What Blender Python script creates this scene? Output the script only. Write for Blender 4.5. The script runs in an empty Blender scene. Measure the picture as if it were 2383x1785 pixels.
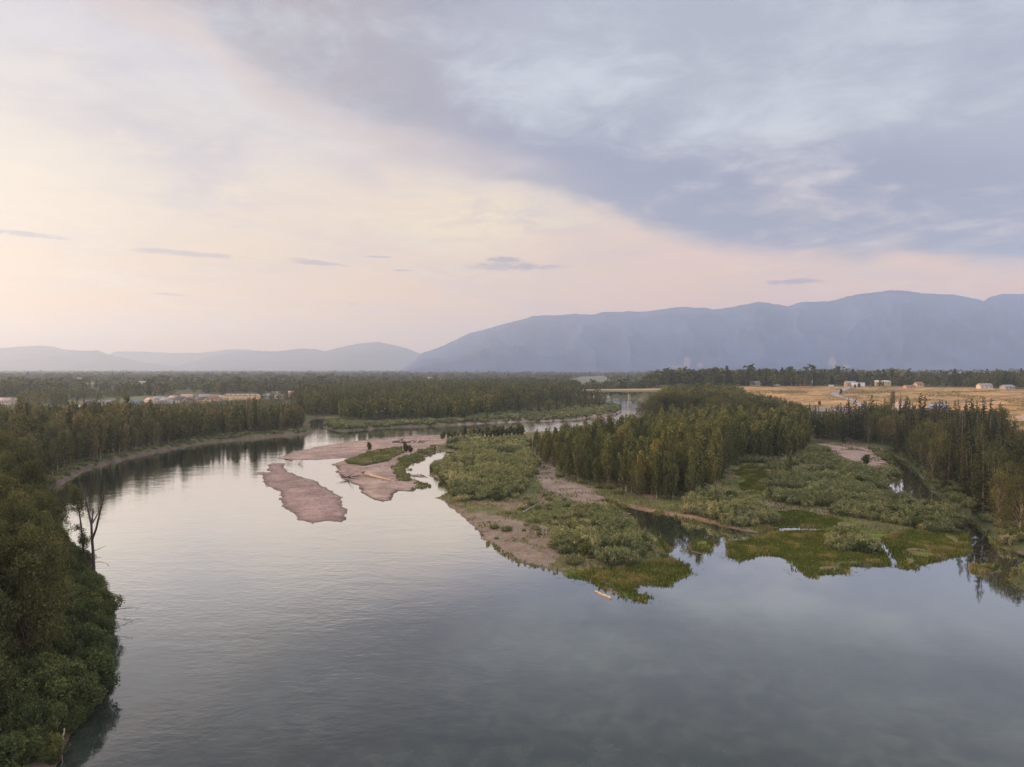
import bpy, math, random
import numpy as np
from mathutils import Vector

random.seed(7)
RNG = np.random.default_rng(11)
sc = bpy.context.scene
COL = sc.collection
R = math.radians

# ------------------------------------------------------------------ camera
FPX, CX, CY, HOR = 1650.0, 1191.5, 892.5, 858.0      # focal length, centre and horizon row in photo pixels
PITCH = math.atan((CY - HOR) / FPX)
CAMH = 45.0
HAZE_D = 0.95e-4
cam = bpy.data.cameras.new('camera')
cam.sensor_width = 36.0
cam.lens = 36.0 * FPX / 2383.0
cam.clip_start, cam.clip_end = 0.5, 60000.0
camo = bpy.data.objects.new('camera', cam)
COL.objects.link(camo)
camo.location = (0, 0, CAMH)
camo.rotation_euler = (R(90) - PITCH, 0, 0)
sc.camera = camo

# ------------------------------------------------------------------ light
SUN_EL, SUN_AZ = 9.0, -64.0          # degrees; azimuth from +Y, negative is to the left
sun = bpy.data.lights.new('sun', 'SUN')
sun.energy, sun.angle, sun.color = 4.2, R(11), (1.0, 0.62, 0.34)
suno = bpy.data.objects.new('sun', sun)
COL.objects.link(suno)
sd = Vector((math.sin(R(SUN_AZ)) * math.cos(R(SUN_EL)), math.cos(R(SUN_AZ)) * math.cos(R(SUN_EL)), math.sin(R(SUN_EL))))
suno.rotation_euler = sd.to_track_quat('Z', 'Y').to_euler()

sc.view_settings.view_transform = 'Standard'
sc.view_settings.look = 'None'
sc.view_settings.gamma = 1
sc.view_settings.exposure = 0.36
sc.cycles.max_bounces = 5
sc.cycles.diffuse_bounces = 2
sc.cycles.glossy_bounces = 2
sc.cycles.transmission_bounces = 2
sc.cycles.volume_bounces = 3
sc.cycles.transparent_max_bounces = 4
sc.cycles.use_denoising = True
sc.cycles.use_adaptive_sampling = True
sc.cycles.adaptive_threshold = 0.005


def lin(r, g, b):
    f = lambda c: (c / 255 / 12.92) if c <= 10.3 else ((c / 255 + 0.055) / 1.055) ** 2.4
    return (f(r), f(g), f(b), 1.0)


class NT:
    """Small helper to write node trees."""
    def __init__(s, tree):
        s.t = tree
    def n(s, kind, **kw):
        nd = s.t.nodes.new(kind)
        for k, v in kw.items():
            setattr(nd, k, v)
        return nd
    def put(s, sock, v):
        if isinstance(v, bpy.types.NodeSocket):
            s.t.links.new(v, sock)
        elif v is not None:
            sock.default_value = v
    def m(s, op, a, b=None, c=None, clamp=False):
        nd = s.n('ShaderNodeMath', operation=op, use_clamp=clamp)
        s.put(nd.inputs[0], a)
        if b is not None: s.put(nd.inputs[1], b)
        if c is not None: s.put(nd.inputs[2], c)
        return nd.outputs[0]
    def vm(s, op, a, b=None):
        nd = s.n('ShaderNodeVectorMath', operation=op)
        s.put(nd.inputs[0], a)
        if b is not None: s.put(nd.inputs[1], b)
        return nd.outputs[0]
    def mix(s, f, a, b, blend='MIX'):
        nd = s.n('ShaderNodeMix', data_type='RGBA', blend_type=blend)
        s.put(nd.inputs[0], f); s.put(nd.inputs[6], a); s.put(nd.inputs[7], b)
        return nd.outputs[2]
    def noise(s, vec, scale, detail=4, rough=0.5, dist=0.0):
        nd = s.n('ShaderNodeTexNoise')
        if vec is not None: s.put(nd.inputs['Vector'], vec)
        nd.inputs['Scale'].default_value = scale
        nd.inputs['Detail'].default_value = detail
        nd.inputs['Roughness'].default_value = rough
        nd.inputs['Distortion'].default_value = dist
        return nd.outputs[0]
    def smooth(s, x, a, b, lo=0.0, hi=1.0):
        nd = s.n('ShaderNodeMapRange', interpolation_type='SMOOTHSTEP')
        s.put(nd.inputs[0], x)
        nd.inputs[1].default_value, nd.inputs[2].default_value = a, b
        nd.inputs[3].default_value, nd.inputs[4].default_value = lo, hi
        return nd.outputs[0]
    def ramp(s, x, stops):
        nd = s.n('ShaderNodeValToRGB')
        e = nd.color_ramp.elements
        while len(e) < len(stops): e.new(0.5)
        for el, (p, c) in zip(e, stops):
            el.position = p; el.color = c
        s.put(nd.inputs[0], x)
        return nd.outputs[0]
    def gauss(s, x, y, x0, y0, sx, sy):
        dx = s.m('MULTIPLY', s.m('SUBTRACT', x, x0), 1 / sx)
        dy = s.m('MULTIPLY', s.m('SUBTRACT', y, y0), 1 / sy)
        q = s.m('ADD', s.m('MULTIPLY', dx, dx), s.m('MULTIPLY', dy, dy))
        return s.m('EXPONENT', s.m('MULTIPLY', q, -1.0))


def azel(px, py):
    """Photo pixel -> (azimuth, elevation) in degrees."""
    x, y = (px - CX) / FPX, (CY - py) / FPX
    dy = math.cos(PITCH) + y * math.sin(PITCH)
    dz = -math.sin(PITCH) + y * math.cos(PITCH)
    return math.degrees(math.atan2(x, dy)), math.degrees(math.atan2(dz, math.hypot(x, dy)))


# ------------------------------------------------------------------ sky (world)
world = bpy.data.worlds.new('World')
sc.world = world
world.use_nodes = True
wt = world.node_tree
wt.nodes.clear()
W = NT(wt)
D = W.n('ShaderNodeTexCoord').outputs['Generated']
sep = W.n('ShaderNodeSeparateXYZ')
W.put(sep.inputs[0], D)
dx, dy, dz = sep.outputs
az = W.m('MULTIPLY', W.m('ARCTAN2', dx, dy), 57.29578)
el = W.m('MULTIPLY', W.m('ARCSINE', dz), 57.29578)
den = W.m('ADD', W.m('MAXIMUM', dz, 0.0), 0.10)
cmb = W.n('ShaderNodeCombineXYZ')
W.put(cmb.inputs[0], W.m('DIVIDE', dx, den)); W.put(cmb.inputs[1], W.m('DIVIDE', dy, den))
CP = cmb.outputs[0]                                   # cloud layer plane
ang = W.n('ShaderNodeCombineXYZ')
W.put(ang.inputs[0], W.m('MULTIPLY', az, 0.05)); W.put(ang.inputs[1], W.m('MULTIPLY', el, 0.16))
AP = ang.outputs[0]                                   # angular coordinates, stretched flat

elf = W.m('DIVIDE', el, 32.0, clamp=True)
def stops(rows):
    return [(max(0, azel(1191, y)[1]) / 32.0, lin(*c)) for y, c in rows]
left = W.ramp(elf, stops([(856, (250, 190, 130)), (790, (247, 196, 144)), (720, (244, 202, 157)), (640, (242, 209, 174)), (560, (246, 221, 193)),
                          (450, (238, 224, 208)), (330, (228, 219, 213)), (200, (223, 219, 220)), (0, (222, 218, 220))]))
right = W.ramp(elf, stops([(856, (249, 190, 154)), (720, (246, 196, 166)), (640, (243, 204, 180)), (560, (240, 208, 190)), (480, (240, 216, 200)),
                           (400, (224, 214, 215)), (300, (216, 212, 218)), (150, (214, 212, 218)), (0, (210, 208, 216))]))
base = W.mix(W.smooth(az, -26, 22), left, right)
n_big = W.noise(CP, 0.55, 5, 0.55, 0.6)
n_mid = W.noise(CP, 1.5, 6, 0.6, 0.4)
n_fine = W.noise(CP, 3.6, 7, 0.66, 0.5)
n_ang = W.noise(AP, 1.6, 5, 0.55, 0.5)
# thin veil texture: soft darker and lighter wisps
v1 = W.smooth(W.m('ADD', W.m('MULTIPLY', n_mid, 0.6), W.m('MULTIPLY', n_ang, 0.4)), 0.40, 0.66)
base = W.mix(W.m('MULTIPLY', v1, W.smooth(el, 5, 14, 0.30, 0.85)), base, lin(196, 191, 202))
v2 = W.smooth(W.m('ADD', W.m('MULTIPLY', n_fine, 0.5), W.m('MULTIPLY', n_ang, 0.5)), 0.50, 0.70)
base = W.mix(W.m('MULTIPLY', v2, W.smooth(el, 3, 10, 0.35, 0.8)), base, lin(255, 234, 206))
# bright cream glow low on the left, where the sun sits behind the veil
a0, e0 = azel(-20, 440)
g = W.gauss(az, el, a0, e0, 8.5, 4.2)
base = W.mix(W.m('MULTIPLY', g, W.m('ADD', 0.25, W.m('MULTIPLY', n_ang, 0.6)), clamp=True), base, lin(255, 241, 212))
a0, e0 = azel(930, 500)
base = W.mix(W.m('MULTIPLY', W.gauss(az, el, a0, e0, 11.0, 3.6), 0.55), base, lin(250, 222, 194))
a0, e0 = azel(1090, 515)
g = W.m('MULTIPLY', W.gauss(az, el, a0, e0, 7.0, 2.4), W.smooth(n_fine, 0.36, 0.58))
base = W.mix(W.m('MULTIPLY', g, 1.0), base, lin(255, 236, 200))
a0, e0 = azel(1500, 590)
g = W.m('MULTIPLY', W.gauss(az, el, a0, e0, 9.0, 1.8), W.smooth(n_ang, 0.38, 0.62))
base = W.mix(W.m('MULTIPLY', g, 0.9), base, lin(250, 206, 190))
a0, e0 = azel(700, 703)
g = W.m('MULTIPLY', W.gauss(az, el, a0, e0, 1.6, 0.5), W.smooth(n_fine, 0.40, 0.62))
base = W.mix(W.m('MULTIPLY', g, 0.8), base, lin(240, 205, 190))

# the broad blue-grey cloud band: lower edge falls from upper left to lower right
edge = [(-300, -700), (40, -330), (150, -60), (330, 70), (460, 110), (545, 205), (640, 270), (760, 320), (880, 362), (1010, 388), (1120, 418),
        (1230, 440), (1340, 480), (1440, 520), (1560, 560), (1700, 580), (1850, 598), (2000, 606), (2080, 590), (2180, 606), (2383, 640), (2800, 660)]
fc = W.n('ShaderNodeFloatCurve')
cv = fc.mapping.curves[0]
pts = []
for px, py in edge:
    a, e = azel(px, py)
    pts.append(((a + 60) / 120, e / 60))
pts = [(0, 1.0)] + [p for p in pts if 0 < p[0] < 1 and p[1] <= 1] + [(1.0, pts[-1][1])]
while len(cv.points) < len(pts): cv.points.new(0.5, 0.5)
for p, (x, y) in zip(cv.points, pts):
    p.location = (x, y); p.handle_type = 'AUTO'
fc.mapping.update()
W.put(fc.inputs['Value'], W.m('DIVIDE', W.m('ADD', az, 60.0), 120.0, clamp=True))
elb = W.m('MULTIPLY', fc.outputs[0], 60.0)
wob = W.m('ADD', W.m('MULTIPLY', W.m('SUBTRACT', n_ang, 0.5), 3.2), W.m('MULTIPLY', W.m('SUBTRACT', n_fine, 0.5), 2.6))
sband = W.m('ADD', W.m('SUBTRACT', el, elb), wob)
soft = W.smooth(az, -26, 10)
mb1 = W.smooth(sband, -1.2, 3.6)
mb2 = W.smooth(sband, -0.5, 1.4)
mband = W.m('ADD', W.m('MULTIPLY', mb1, W.m('SUBTRACT', 1.0, soft)), W.m('MULTIPLY', mb2, soft))
bandcol = W.mix(W.smooth(az, -20, 8), lin(176, 169, 176), lin(152, 158, 183))
# breaks in the band, upper right: paler mottled cloud
def dmask(px, py, sx, sy):
    a, e = azel(px, py)
    return W.gauss(az, el, a, e, sx, sy)
field = W.m('ADD', dmask(1430, 215, 9, 2.6), dmask(1660, 320, 8, 3.0))
field = W.m('ADD', field, W.m('MULTIPLY', dmask(1900, 80, 13, 4.0), 0.55))
field = W.m('ADD', field, W.m('MULTIPLY', dmask(1330, 195, 3.5, 1.5), 0.7))
field = W.m('ADD', field, W.m('MULTIPLY', dmask(1900, 440, 5, 1.8), 0.8))
field = W.m('ADD', field, W.m('MULTIPLY', dmask(1120, 150, 4, 3.0), 0.35))
field = W.m('SUBTRACT', field, W.m('MULTIPLY', dmask(1450, 400, 11, 2.4), 0.5))
nn = W.m('ADD', W.m('MULTIPLY', n_mid, 0.55), W.m('MULTIPLY', n_fine, 0.45))
pale = W.smooth(W.m('ADD', W.m('MULTIPLY', field, 0.13), W.m('ADD', W.m('MULTIPLY', nn, 1.5), -0.25)), 0.44, 0.82)
palecol = W.mix(W.smooth(el, 12, 19), lin(226, 214, 214), lin(208, 215, 224))
core = W.m('MULTIPLY', W.smooth(sband, 4.5, 10.0), W.smooth(az, -14, 4))
bandcol = W.mix(W.m('MULTIPLY', core, 0.62), bandcol, lin(190, 194, 207))
bandcol = W.mix(pale, bandcol, palecol)
bandcol = W.mix(W.m('MULTIPLY', W.smooth(n_big, 0.5, 0.72), 0.35), bandcol, lin(180, 184, 206))
bandcol = W.mix(W.m('MULTIPLY', W.smooth(n_ang, 0.52, 0.7), 0.4), bandcol, lin(146, 153, 176))
sky = W.mix(mband, base, bandcol)
# warm fringe where the band thins towards the left
fr = W.m('MULTIPLY', W.m('MULTIPLY', mb1, W.m('SUBTRACT', 1.0, mb1)), 3.2, clamp=True)
fr = W.m('MULTIPLY', fr, W.smooth(az, 14, -12, 0.0, 0.55))
sky = W.mix(fr, sky, lin(232, 210, 200))
# small dark streaks
st = None
for (px, py, sx, sy, tilt) in [(430, 590, 4.6, 0.24, 0.02), (400, 588, 2.6, 0.26, 0.0), (735, 612, 2.6, 0.22, 0.06), (690, 603, 1.0, 0.16, 0.0), (880, 598, 1.6, 0.10, 0.0),
                         (1190, 620, 4.2, 0.34, 0.0), (1170, 605, 1.6, 0.30, 0.06), (395, 685, 1.3, 0.12, 0.03), (940, 629, 1.0, 0.08, 0.0), (1850, 655, 2.0, 0.26, 0.0),
                         (820, 707, 0.5, 0.08, 0.0), (60, 545, 2.4, 0.2, 0.02)]:
    a, e = azel(px, py)
    x1 = W.m('SUBTRACT', az, a)
    y1 = W.m('ADD', W.m('SUBTRACT', el, e), W.m('MULTIPLY', x1, tilt))
    q = W.m('ADD', W.m('POWER', W.m('ABSOLUTE', W.m('DIVIDE', x1, sx)), 2.0), W.m('POWER', W.m('ABSOLUTE', W.m('DIVIDE', y1, sy)), 2.0))
    v = W.m('SUBTRACT', 1.0, q)
    st = v if st is None else W.m('MAXIMUM', st, v)
ms = W.smooth(W.m('ADD', st, W.m('MULTIPLY', W.m('SUBTRACT', W.noise(AP, 11.0, 7, 0.68, 0.9), 0.5), 4.2)), -0.2, 1.1)
sky = W.mix(W.m('MULTIPLY', ms, W.smooth(az, -30, 0, 0.6, 0.8)), sky, lin(160, 156, 178))

nish = W.n('ShaderNodeTexSky', sky_type='NISHITA')
nish.sun_disc = False
nish.sun_elevation = R(SUN_EL)
nish.sun_rotation = R(SUN_AZ)
b1 = W.n('ShaderNodeBackground'); W.put(b1.inputs[0], nish.outputs[0]); b1.inputs[1].default_value = 0.1
b2 = W.n('ShaderNodeBackground'); W.put(b2.inputs[0], sky); b2.inputs[1].default_value = 1.0
ms_ = W.n('ShaderNodeMixShader'); ms_.inputs[0].default_value = 0.9
# low sky lifted in view; unseen sky overhead and behind brightened as added fill light
up_f = W.smooth(el, 34, 62)
back_f = W.smooth(W.m('ABSOLUTE', az), 62, 120)
sky2 = W.mix(W.m('MAXIMUM', up_f, back_f), sky, lin(212, 206, 212))
W.put(b2.inputs[0], sky2)
W.put(b2.inputs[1], W.m('ADD', W.m('ADD', 0.82, W.m('MULTIPLY', W.smooth(el, 11, 0), W.m('MULTIPLY', W.m('SUBTRACT', 1.0, back_f), 0.24))), W.m('MULTIPLY', W.m('MAXIMUM', up_f, back_f), 0.75)))
wt.links.new(b1.outputs[0], ms_.inputs[1]); wt.links.new(b2.outputs[0], ms_.inputs[2])
wo = W.n('ShaderNodeOutputWorld')
wt.links.new(ms_.outputs[0], wo.inputs[0])
world.cycles.sampling_method = 'MANUAL'
world.cycles.sample_map_resolution = 1024

# ------------------------------------------------------------------ geometry helpers
def P(px, py, z=0.0):
    """Photo pixel -> world point on the level z."""
    x, y = (px - CX) / FPX, (CY - py) / FPX
    ddy = math.cos(PITCH) + y * math.sin(PITCH)
    ddz = -math.sin(PITCH) + y * math.cos(PITCH)
    t = (z - CAMH) / ddz
    return (x * t, ddy * t)

def PP(lst, z=0.0):
    return np.array([P(a, b, z) for a, b in lst])

def at_depth(px, py, d):
    """Photo pixel -> world point at distance d along the ground."""
    x, y = (px - CX) / FPX, (CY - py) / FPX
    ddy = math.cos(PITCH) + y * math.sin(PITCH)
    ddz = -math.sin(PITCH) + y * math.cos(PITCH)
    return (x * d / ddy, d, CAMH + ddz * d / ddy)

def hash2(ix, iy, seed):
    h = (ix.astype(np.int64) * 374761393 + iy.astype(np.int64) * 668265263 + seed * 1274126177) & 0xFFFFFFFF
    h = ((h ^ (h >> 13)) * 1274126177) & 0xFFFFFFFF
    h = h ^ (h >> 16)
    return (h & 0xFFFFFF) / float(0xFFFFFF)

def vnoise(x, y, seed=0):
    x = np.asarray(x, float); y = np.asarray(y, float)
    ix, iy = np.floor(x), np.floor(y)
    fx, fy = x - ix, y - iy
    fx, fy = fx * fx * (3 - 2 * fx), fy * fy * (3 - 2 * fy)
    a, b = hash2(ix, iy, seed), hash2(ix + 1, iy, seed)
    c, d = hash2(ix, iy + 1, seed), hash2(ix + 1, iy + 1, seed)
    return (a + (b - a) * fx) * (1 - fy) + (c + (d - c) * fx) * fy

def fbm(x, y, oct=4, seed=0):
    v, a, s = 0.0, 0.5, 0.0
    for i in range(oct):
        v = v + a * vnoise(x * 2 ** i, y * 2 ** i, seed + i * 17); s += a; a *= 0.5
    return v / s - 0.5

def inside(poly, x, y):
    r = np.zeros(x.shape, bool)
    n = len(poly)
    for i in range(n):
        x1, y1 = poly[i]; x2, y2 = poly[(i + 1) % n]
        if y1 == y2: continue
        c = ((y1 > y) != (y2 > y)) & (x < (x2 - x1) * (y - y1) / (y2 - y1) + x1)
        r ^= c
    return r

def pdist(poly, x, y):
    best = np.full(x.shape, 1e12)
    n = len(poly)
    for i in range(n):
        x1, y1 = poly[i]; x2, y2 = poly[(i + 1) % n]
        ex, ey = x2 - x1, y2 - y1
        L = ex * ex + ey * ey + 1e-9
        t = np.clip(((x - x1) * ex + (y - y1) * ey) / L, 0, 1)
        best = np.minimum(best, (x - x1 - t * ex) ** 2 + (y - y1 - t * ey) ** 2)
    return np.sqrt(best)

def sdist(poly, x, y):
    """Positive inside."""
    d = pdist(poly, x, y)
    return np.where(inside(poly, x, y), d, -d)

def np_mesh(name, verts, faces, k=4, attrs=None, smooth=False, pt_attrs=None, mat_idx=None):
    me = bpy.data.meshes.new(name)
    verts = np.ascontiguousarray(verts, np.float32); faces = np.ascontiguousarray(faces, np.int32)
    me.vertices.add(len(verts)); me.vertices.foreach_set('co', verts.ravel())
    me.loops.add(faces.size); me.loops.foreach_set('vertex_index', faces.ravel())
    me.polygons.add(len(faces))
    me.polygons.foreach_set('loop_start', np.arange(0, faces.size, k, dtype=np.int32))
    me.polygons.foreach_set('loop_total', np.full(len(faces), k, np.int32))
    if mat_idx is not None: me.polygons.foreach_set('material_index', np.ascontiguousarray(mat_idx, np.int32))
    me.update(calc_edges=True)
    if smooth: me.polygons.foreach_set('use_smooth', np.ones(len(faces), bool))
    for nm, v in (attrs or {}).items():
        a = me.attributes.new(nm, 'FLOAT', 'FACE'); a.data.foreach_set('value', np.ascontiguousarray(v, np.float32))
    for nm, v in (pt_attrs or {}).items():
        a = me.attributes.new(nm, 'FLOAT_COLOR', 'POINT')
        a.data.foreach_set('color', np.ascontiguousarray(np.c_[v, np.ones(len(v))], np.float32).ravel())
    return me

def link(name, me, mat=None, parent=None, loc=None):
    o = bpy.data.objects.new(name, me)
    if mat is not None and me is not None and len(me.materials) == 0:
        for m_ in (mat if isinstance(mat, (list, tuple)) else [mat]): me.materials.append(m_)
    COL.objects.link(o)
    if parent is not None: o.parent = parent
    if loc is not None: o.location = loc
    return o

def tag(o, label=None, cat=None, group=None, kind=None):
    if label: o['label'] = label
    if cat: o['category'] = cat
    if group: o['group'] = group
    if kind: o['kind'] = kind
    return o

def empty(name, loc, rz=0, scale=None):
    o = bpy.data.objects.new(name, None)
    o.empty_display_size = 0.5
    COL.objects.link(o)
    o.location = loc; o.rotation_euler = (0, 0, rz)
    if scale is not None: o.scale = scale
    return o

# ------------------------------------------------------------------ materials
def new_mat(name):
    m = bpy.data.materials.new(name)
    m.use_nodes = True
    m.node_tree.nodes.clear()
    t = NT(m.node_tree)
    out = t.n('ShaderNodeOutputMaterial')
    return m, t, out

def plain(name, rgb, rough=0.8, var=0.15, scale=2.0, bump=0.0, metal=0.0):
    m, t, out = new_mat(name)
    b = t.n('ShaderNodeBsdfPrincipled')
    tc = t.n('ShaderNodeTexCoord').outputs['Object']
    n = t.noise(tc, scale, 5, 0.6)
    c0 = tuple(max(0, c * (1 - var)) for c in rgb) + (1,)
    c1 = tuple(min(1, c * (1 + var)) for c in rgb) + (1,)
    t.put(b.inputs['Base Color'], t.mix(t.smooth(n, 0.3, 0.7), c0, c1))
    b.inputs['Roughness'].default_value = rough
    b.inputs['Metallic'].default_value = metal
    if bump:
        bp = t.n('ShaderNodeBump'); bp.inputs['Strength'].default_value = bump; bp.inputs['Distance'].default_value = 0.1
        t.put(bp.inputs['Height'], n); t.put(b.inputs['Normal'], bp.outputs[0])
    m.node_tree.links.new(b.outputs[0], out.inputs[0])
    return m

def leaf_mat(name, dark, mid, light, stuff=False, trans=0.25):
    """Foliage: leaf colour varies from leaf to leaf and from tree to tree."""
    m, t, out = new_mat(name)
    va = t.n('ShaderNodeAttribute', attribute_name='var').outputs['Fac']
    if stuff:
        tr = t.n('ShaderNodeAttribute', attribute_name='tint').outputs['Fac']
    else:
        tr = t.n('ShaderNodeObjectInfo').outputs['Random']
    c = t.mix(tr, dark + (1,), mid + (1,))
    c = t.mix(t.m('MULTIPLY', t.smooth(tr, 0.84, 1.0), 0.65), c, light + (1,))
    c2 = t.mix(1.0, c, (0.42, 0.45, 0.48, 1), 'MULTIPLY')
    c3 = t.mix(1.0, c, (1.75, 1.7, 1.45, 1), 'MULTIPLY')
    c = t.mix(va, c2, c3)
    d = t.n('ShaderNodeBsdfDiffuse'); t.put(d.inputs[0], c)
    tl = t.n('ShaderNodeBsdfTranslucent'); t.put(tl.inputs[0], t.mix(1.0, c, (1.1, 1.15, 0.6, 1), 'MULTIPLY'))
    mx = t.n('ShaderNodeMixShader'); mx.inputs[0].default_value = trans
    L = m.node_tree.links
    L.new(d.outputs[0], mx.inputs[1]); L.new(tl.outputs[0], mx.inputs[2])
    L.new(mx.outputs[0], out.inputs[0])
    return m

PAL = dict(
    poplar=((0.118, 0.130, 0.052), (0.192, 0.186, 0.076), (0.27, 0.21, 0.07)),
    aspen=((0.100, 0.108, 0.050), (0.185, 0.158, 0.078), (0.25, 0.19, 0.10)),
    cottonwood=((0.082, 0.090, 0.042), (0.146, 0.134, 0.058), (0.20, 0.175, 0.068)),
    spruce=((0.048, 0.060, 0.034), (0.088, 0.088, 0.043), (0.13, 0.115, 0.05)),
    willow=((0.150, 0.168, 0.085), (0.250, 0.245, 0.130), (0.38, 0.34, 0.20)),
    bush=((0.082, 0.102, 0.046), (0.128, 0.144, 0.062), (0.18, 0.175, 0.065)),
)
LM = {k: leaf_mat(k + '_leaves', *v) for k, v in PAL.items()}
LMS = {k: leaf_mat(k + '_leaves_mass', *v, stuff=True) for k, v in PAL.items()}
BARK = plain('bark', (0.16, 0.12, 0.09), 0.9, 0.35, 3.0, 0.4)
PALEBARK = plain('pale_bark', (0.34, 0.27, 0.20), 0.9, 0.3, 3.0, 0.3)
DARKBARK = plain('dark_bark', (0.065, 0.045, 0.038), 0.9, 0.35, 3.0, 0.4)
DRIFT = plain('driftwood', (0.50, 0.37, 0.24), 0.8, 0.25, 1.2, 0.4)
GREYWOOD = plain('grey_driftwood', (0.36, 0.30, 0.26), 0.85, 0.25, 2.0, 0.4)

# ------------------------------------------------------------------ outlines (photo pixels of the waterline)
left_shore = [(128, 1785), (148, 1740), (186, 1680), (220, 1640), (240, 1590), (252, 1530), (250, 1480), (246, 1430), (232, 1390), (208, 1362), (180, 1320),
              (132, 1260), (98, 1200), (98, 1160), (117, 1138), (139, 1132), (165, 1114), (187, 1100), (221, 1089), (278, 1073), (310, 1064), (332, 1059), (380, 1049),
              (421, 1041.5), (484, 1030), (538, 1026), (601, 1019), (660, 1014), (720, 1010), (730, 1007), (722, 996), (716, 982), (722, 974), (745, 972),
              (766, 974), (752, 985), (752, 994), (777, 1002), (806, 1003.5), (847, 1000), (885, 996.6), (932, 994), (996, 992.5), (1075, 988), (1138, 985),
              (1201, 982), (1281, 980), (1336, 977), (1390, 969), (1431, 964), (1447, 955.6), (1445, 950), (1428, 945), (1390, 939), (1363, 932.5), (1357, 927),
              (1376, 925.5), (1406, 926.5), (1440, 926), (1471, 928.5), (1500, 930), (1560, 928), (1620, 924)]
north_point = [(1625, 934), (1560, 945), (1525, 962), (1480, 977), (1400, 992), (1300, 1003), (1217, 1005), (1106, 1010), (1024, 1012), (948, 1016), (885, 1021),
               (821, 1027), (742, 1040), (679, 1052.6), (647, 1067), (657, 1068), (668.5, 1070), (733.6, 1071), (777, 1068), (826, 1065), (812, 1070), (796, 1075),
               (775.6, 1080), (780, 1091), (790.5, 1105), (796, 1114), (817.6, 1124), (839, 1132), (841, 1140), (831, 1145.5), (853, 1155), (872, 1164),
               (891, 1168), (910, 1164.5), (912.6, 1151), (926, 1142), (948, 1144), (967, 1142), (969.5, 1134.6), (988.5, 1136), (1005, 1130.5), (983, 1124),
               (960, 1114), (953, 1109), (994, 1111.5), (985, 1106), (945, 1102), (942, 1091), (953, 1083), (983, 1067), (1016, 1053), (1026, 1054.6), (1037, 1051),
               (1062, 1053), (1086, 1056), (1075, 1061), (1043, 1072), (1021, 1083), (994, 1088.5), (1005, 1099), (997, 1107.5), (1021, 1113), (1043, 1124),
               (1056, 1134.6), (1045.5, 1145.5), (1010, 1159), (1026.5, 1164), (1048, 1178), (1073, 1199), (1104, 1231), (1120, 1253), (1158, 1278.5),
               (1196, 1304), (1231, 1316.5), (1272, 1323), (1310, 1332), (1320, 1342), (1354, 1345), (1386, 1357.6), (1399, 1367), (1433.5, 1383), (1475, 1397),
               (1503, 1400), (1503, 1392.5), (1475, 1379), (1463, 1366), (1494, 1357.6), (1551, 1362), (1566.5, 1348), (1607.6, 1337), (1598, 1316.5),
               (1576, 1310), (1547.5, 1294), (1552, 1278.5), (1538, 1259.5), (1516, 1243.7), (1475, 1224.7), (1452.5, 1221.5), (1449, 1206), (1468, 1195),
               (1433.5, 1184), (1400, 1166), (1411, 1162), (1459, 1180), (1506, 1190), (1569.6, 1202.5), (1633, 1215), (1650, 1218.7), (1716, 1233.6),
               (1763, 1240), (1796, 1228.6), (1849, 1225), (1908, 1227), (1902, 1238), (1849, 1236), (1809, 1240), (1766, 1255), (1696, 1263.4), (1691, 1288),
               (1723, 1305), (1766, 1288), (1822, 1293), (1849, 1315), (1869, 1331), (1888.6, 1343), (1908.5, 1334.7), (1968, 1331), (1971.4, 1316.4),
               (2031, 1315), (2067.5, 1316.4), (2067.5, 1301.5), (2047.6, 1281.6), (2021, 1260), (2054, 1257), (2077.5, 1281.6), (2094, 1305), (2097, 1321),
               (2120.5, 1323), (2147, 1311.5), (2210, 1295), (2250, 1288), (2246, 1248.5), (2233, 1218.7), (2213, 1199), (2180, 1185.6), (2140, 1175.6),
               (2100.6, 1162), (2074, 1146), (2061, 1125), (2088, 1112), (2097, 1099), (2074, 1066), (2054, 1051)]
right_shore = [(2063, 1050), (2088, 1064), (2122, 1088), (2150, 1115), (2172, 1145), (2215, 1179), (2263, 1210), (2299, 1243), (2316, 1270), (2383, 1288), (2500, 1310)]
right_far = [(2500, 1330), (2383, 1318), (2356, 1335), (2350, 1352), (2383, 1376), (2440, 1420)]
Lw, Nw, Rw, Fw = PP(left_shore), PP(north_point), PP(right_shore), PP(right_far)
WATER = np.vstack([[(-46, -120), (-48, 0), (-50, 55)], Lw, Nw, Rw, Fw, [(118, 90), (126, 40), (126, -120)]])
bar_mid = [(622, 1080), (639, 1078), (663, 1079), (660, 1088.5), (687.5, 1106), (736, 1121), (750, 1132), (771.5, 1143), (793, 1159), (796, 1175), (808, 1197),
           (804, 1210.5), (790.5, 1215), (760.7, 1212), (725.4, 1218), (695.6, 1210.5), (682, 1194), (660, 1179), (652, 1159), (649.5, 1143), (619.7, 1132),
           (607.5, 1113), (617, 1105), (590, 1104), (606, 1099), (625, 1099), (626, 1091)]
islet_a = [(1604, 1266), (1622, 1258), (1650, 1257), (1662, 1267), (1655, 1281), (1636, 1289), (1615, 1284)]
islet_b = [(2254, 1318), (2290, 1313), (2330, 1318), (2325, 1330), (2290, 1336), (2262, 1332)]
ISLANDS = [PP(bar_mid), PP(islet_a), PP(islet_b)]
LEFTLAND = np.vstack([[(-46, -120), (-48, 0), (-50, 55)], Lw, [(260, 1300), (260, 3000), (-30000, 30000), (-30000, -120)]])
RIGHTLAND = np.vstack([Rw, Fw, [(118, 90), (126, 40), (126, -120), (9000, -120), (9000, 9000), (260, 3000), P(1882, 1020)]])

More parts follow.
